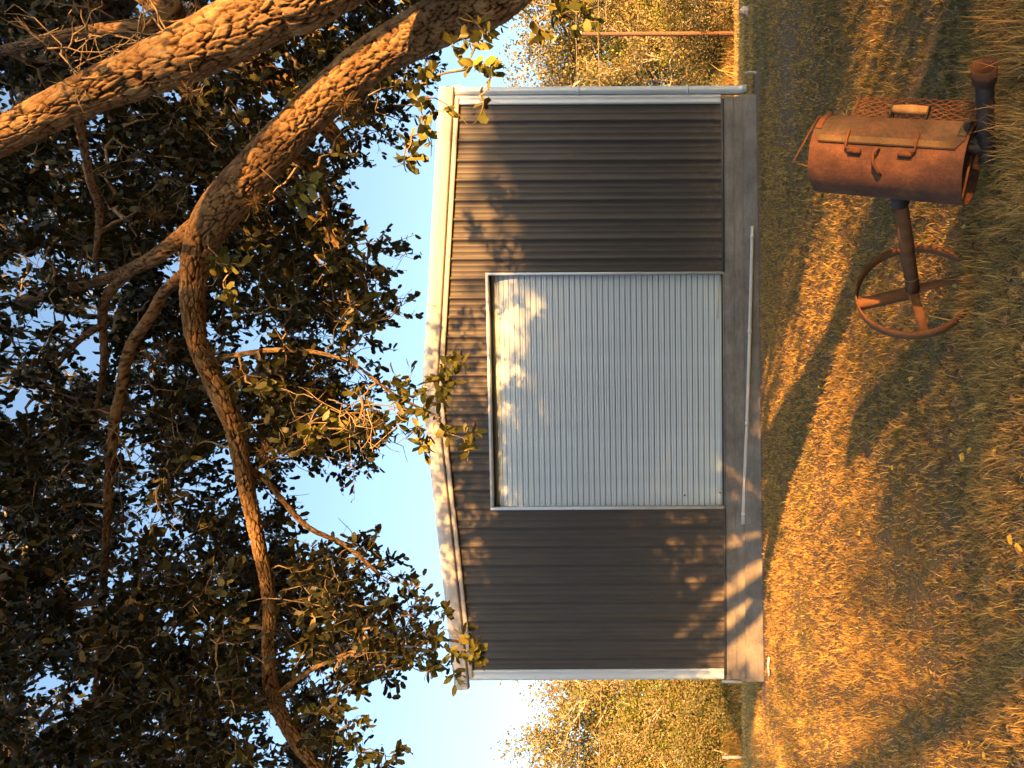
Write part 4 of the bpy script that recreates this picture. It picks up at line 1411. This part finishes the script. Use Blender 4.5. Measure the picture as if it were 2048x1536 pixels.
    # post, collar, ring base with angle-iron spokes
    MB().tube([(0, 0, -r + 0.01), (0, 0, -LH + 0.004)], 0.039, 22).build('post', M['rust_spoke'], root, True)
    MB().tube([(0, 0, -r + 0.004), (0, 0, -r - 0.10)], 0.046, 22).build('collar', M['black_steel'], root)
    MB().tube([(0, 0, -LH + 0.12), (0, 0, -LH + 0.124)], 0.0405, 22).build('weld_bead', M['grip'], root)
    base = empty('ring_base'); base.parent = root
    base.location = (0, 0, -LH)
    v, q = [], []
    m = 72
    RR = 0.325
    for rad, z in ((RR, -0.031), (RR, 0.031), (RR - 0.009, 0.031), (RR - 0.009, -0.031)):
        for j in range(m):
            a = 2 * math.pi * j / m
            k = 1 + 0.012 * math.sin(2 * a + 0.6)
            v.append((rad * k * math.cos(a), rad * k * math.sin(a), z + 0.006 * math.sin(3 * a)))
    for k in range(4):
        k2 = (k + 1) % 4
        for j in range(m):
            j2 = (j + 1) % m
            q.append((k * m + j, k * m + j2, k2 * m + j2, k2 * m + j))
    MB().add(v, q).build('ring', M['rust_spoke'], base)
    for k in range(4):
        a = R(-28 + 90 * k)
        e = Vector((math.cos(a), math.sin(a), 0)); s = Vector((-math.sin(a), math.cos(a), 0)); z = Vector((0, 0, 1))
        w, th = 0.052, 0.007
        prof = [(-w / 2, 0.012), (w / 2, 0.012), (w / 2, 0.012 - th), (-w / 2 + th, 0.012 - th), (-w / 2 + th, 0.012 - w), (-w / 2, 0.012 - w)]
        f0 = lambda x, y: tuple(e * 0.03 + s * x + z * y)
        f1 = lambda x, y: tuple(e * (RR - 0.007) + s * x + z * y)
        MB().prism(prof, [f0, f1]).build('spoke', M['rust_spoke'], base)


build_smoker()


# ------------------------------------------------------------------ grass
def blades(P, h, w, lean, laz, col, seed):
    """curved five-vertex blades"""
    rg = np.random.default_rng(seed)
    n = len(P)
    d = np.stack([np.cos(laz), np.sin(laz), np.zeros(n)], -1)
    fa = rg.uniform(0, 2 * math.pi, n)
    s = np.stack([np.cos(fa), np.sin(fa), np.zeros(n)], -1) * (w * 0.5)[:, None]
    up = np.array([0, 0, 1.0])
    l1 = lean * 0.45; l2 = lean * 1.15
    m = P + (d * np.sin(l1)[:, None] + up * np.cos(l1)[:, None]) * (h * 0.5)[:, None]
    t = m + (d * np.sin(l2)[:, None] + up * np.cos(l2)[:, None]) * (h * 0.5)[:, None]
    v = np.empty((n, 5, 3))
    v[:, 0] = P - s; v[:, 1] = P + s; v[:, 2] = m + s * 0.8; v[:, 3] = m - s * 0.8; v[:, 4] = t
    b = np.arange(n)[:, None] * 5
    c = np.repeat(col, 5, axis=0)
    return v.reshape(-1, 3), b + np.array([0, 1, 2, 3]), b + np.array([3, 2, 4]), c


def grass_zone(name, y0, y1, margin, per_m2, hmean, wmean, seed, xlim=None, tuft=0.6, label=None):
    rg = np.random.default_rng(seed)
    area = (y1 - y0) * (0.96 * (y0 + y1) / 2 + 2 * margin)
    n = int(per_m2 * area)
    yc = rg.uniform(y0, y1, n * 2)
    wid = 0.48 * yc + margin
    keep = rg.random(n * 2) < wid / (0.48 * y1 + margin)
    yc = yc[keep][:n]; wid = wid[keep][:n]
    n = len(yc)
    xc = rg.uniform(-1, 1, n) * wid
    # gather most blades into tufts
    g = rg.random(n) < tuft
    cell = 0.13 if y1 < 7 else 0.2
    ix = np.floor(xc / cell); iy = np.floor(yc / cell)
    hx = np.modf(np.sin(ix * 127.1 + iy * 311.7 + seed) * 43758.5453)[0]; hy = np.modf(np.sin(ix * 269.5 + iy * 183.3 + seed) * 43758.5453)[0]
    tx = (ix + 0.5 + 0.4 * hx) * cell; ty = (iy + 0.5 + 0.4 * hy) * cell
    rr = np.abs(rg.normal(0, 0.022, n)) * (1 if y1 < 7 else 1.6); ra = rg.uniform(0, 2 * math.pi, n)
    x = np.where(g, tx + rr * np.cos(ra), xc); y = np.where(g, ty + rr * np.sin(ra), yc)
    e, gr = ground_masks(x, y)
    lx, ly = to_building(x, y)
    patch = fbm(x, y, 0.55, 40, 4)
    ok = (rg.random(n) > np.clip(e * 1.25, 0, 0.97)) & (rg.random(n) > gr * 0.8) & (rg.random(n) < np.clip(0.35 + 1.4 * patch, 0, 1))
    ok &= ~((np.abs(lx) < 4.75) & (ly > -0.16))
    if xlim is not None: ok &= xlim(x, y)
    x, y, g, ra, rr, patch, e = x[ok], y[ok], g[ok], ra[ok], rr[ok], patch[ok], e[ok]
    n = len(x)
    P = np.stack([x, y, gz(x, y) - 0.004], -1)
    tall = fbm(x, y, 1.3, 60, 3)
    h = hmean * rg.lognormal(0, 0.38, n) * (0.55 + 0.9 * tall) * (1 - 0.5 * np.clip(e, 0, 1))
    w = wmean * rg.uniform(0.6, 1.3, n)
    lean = np.where(g, 0.25 + rr * 14 + rg.normal(0, 0.25, n), rg.uniform(0.2, 1.5, n))
    flat = rg.random(n) < 0.3
    lean = np.clip(np.where(flat, rg.uniform(1.0, 1.5, n), lean), 0.0, 1.5)
    laz = np.where(g, ra + rg.normal(0, 0.5, n), rg.uniform(0, 2 * math.pi, n))
    gf = fbm(x, y, 0.7, 80, 3) + 0.10 * np.clip((x - 1.2) / 3, -1, 1) - 0.03
    straw = np.array([0.55, 0.395, 0.125]); tan = np.array([0.41, 0.265, 0.095]); olive = np.array([0.21, 0.18, 0.075]); brown = np.array([0.28, 0.16, 0.085]); green = np.array([0.12, 0.135, 0.05])
    u = rg.random(n)
    dry = np.clip((5.6 - y) / 1.5, 0, 1) * np.clip((1.6 - x) / 1.2, 0.25, 1)
    pg = np.clip((gf - 0.49) * 3.6 + 0.16, 0.03, 0.6) * (1 - 0.75 * dry)
    col = np.where((u < pg * 0.55)[:, None], olive, np.where((u < pg)[:, None], green, np.where((u < pg + (1 - pg) * 0.45)[:, None], straw, np.where((u < pg + (1 - pg) * 0.8)[:, None], tan, brown))))
    col = col * rg.uniform(0.72, 1.28, n)[:, None]
    v, q, t, c = blades(P, h, w, lean, laz, col, seed)
    o = obj(name, mesh_arrays(name, v, [q, t], False, c), M['grass'])
    tag(o, label, 'grass', None, 'stuff')
    return n


ng = grass_zone('grass', 2.6, 4.6, 0.7, 9500, 0.044, 0.0038, 1, None, 0.62, 'rough dry foreground grass around the smoker')
ng += grass_zone('grass', 4.6, 7.5, 0.9, 4800, 0.048, 0.0055, 2, None, 0.62, 'sunlit dry grass in the middle of the yard')
ng += grass_zone('grass', 7.5, 13.2, 1.2, 2200, 0.045, 0.0085, 3, None, 0.6, 'dry grass near the shed footing')
_side = lambda x, y: np.abs(x + 0.1) > 4.6
ng += grass_zone('grass', 13.0, 24.0, 1.0, 420, 0.07, 0.012, 4, _side, 0.5, 'shaded short grass beside the shed')
ng += grass_zone('grass', 24.0, 42.0, 1.0, 90, 0.09, 0.03, 5, lambda x, y: np.abs(x) > 0.33 * y, 0.4, 'short pasture grass behind the shed')
ng += grass_zone('tall_grass', 40.5, 43.5, 2.0, 420, 0.62, 0.035, 6, lambda x, y: np.abs(x) > 0.33 * y, 0.4, 'tall dry grass at the foot of the far trees')
print('blades', ng)


# fallen oak leaves lying in the grass
def leaf_litter():
    rg = np.random.default_rng(77)
    n = 420
    y = 2.9 + 6.5 * rg.random(n) ** 1.4
    x = rg.uniform(-1, 1, n) * (0.5 * y + 0.3)
    P = np.stack([x, y, gz(x, y) + rg.uniform(0.012, 0.04, n)], -1)
    A = rg.normal(0, 1, (n, 3)); A[:, 2] *= 0.25
    N_ = rg.normal(0, 0.5, (n, 3)); N_[:, 2] += 1.0
    L = rg.uniform(0.035, 0.06, n)
    v, q, t = leaf_arrays(P, A, N_, L, L * 0.5, 0.12)
    c = np.where((rg.random(n) < 0.25)[:, None], np.array([0.42, 0.28, 0.04]), np.array([0.20, 0.115, 0.055])) * rg.uniform(0.6, 1.2, n)[:, None]
    o = obj('leaf_litter', mesh_arrays('leaf_litter', v, [q, t], False, np.repeat(c, 6, axis=0)), M['oak_leaf'])
    tag(o, 'dry brown and yellow oak leaves scattered over the grass', 'leaves', None, 'stuff')


leaf_litter()


# longer stems the mower missed, round the smoker and the ring
def rank_grass():
    rg = np.random.default_rng(91)
    x = np.concatenate([rg.uniform(0.62, 1.95, 3400), rg.normal(0.55, 0.22, 500), rg.normal(1.75, 0.2, 600)])
    y = np.concatenate([rg.uniform(2.95, 3.42, 3400), rg.normal(4.32, 0.10, 500), rg.normal(3.25, 0.18, 600)])
    keep = fbm(x, y, 3.0, 12, 3) > 0.40
    x, y = x[keep], y[keep]
    n = len(x)
    P = np.stack([x, y, gz(x, y) - 0.004], -1)
    h = 0.12 * rg.lognormal(0, 0.32, n)
    w = 0.0042 * rg.uniform(0.6, 1.2, n)
    u = rg.random(n)
    col = np.where((u < 0.6)[:, None], np.array([0.48, 0.33, 0.12]), np.where((u < 0.93)[:, None], np.array([0.32, 0.21, 0.09]), np.array([0.13, 0.14, 0.05]))) * rg.uniform(0.6, 1.25, n)[:, None]
    v, q, t, c = blades(P, h, w, np.clip(rg.normal(0.45, 0.3, n), 0, 1.3), rg.uniform(0, 6.283, n), col, 92)
    o = obj('rank_grass', mesh_arrays('rank_grass', v, [q, t], False, c), M['grass'])
    tag(o, 'longer straw stems growing up round the tipped smoker', 'grass', None, 'stuff')


rank_grass()
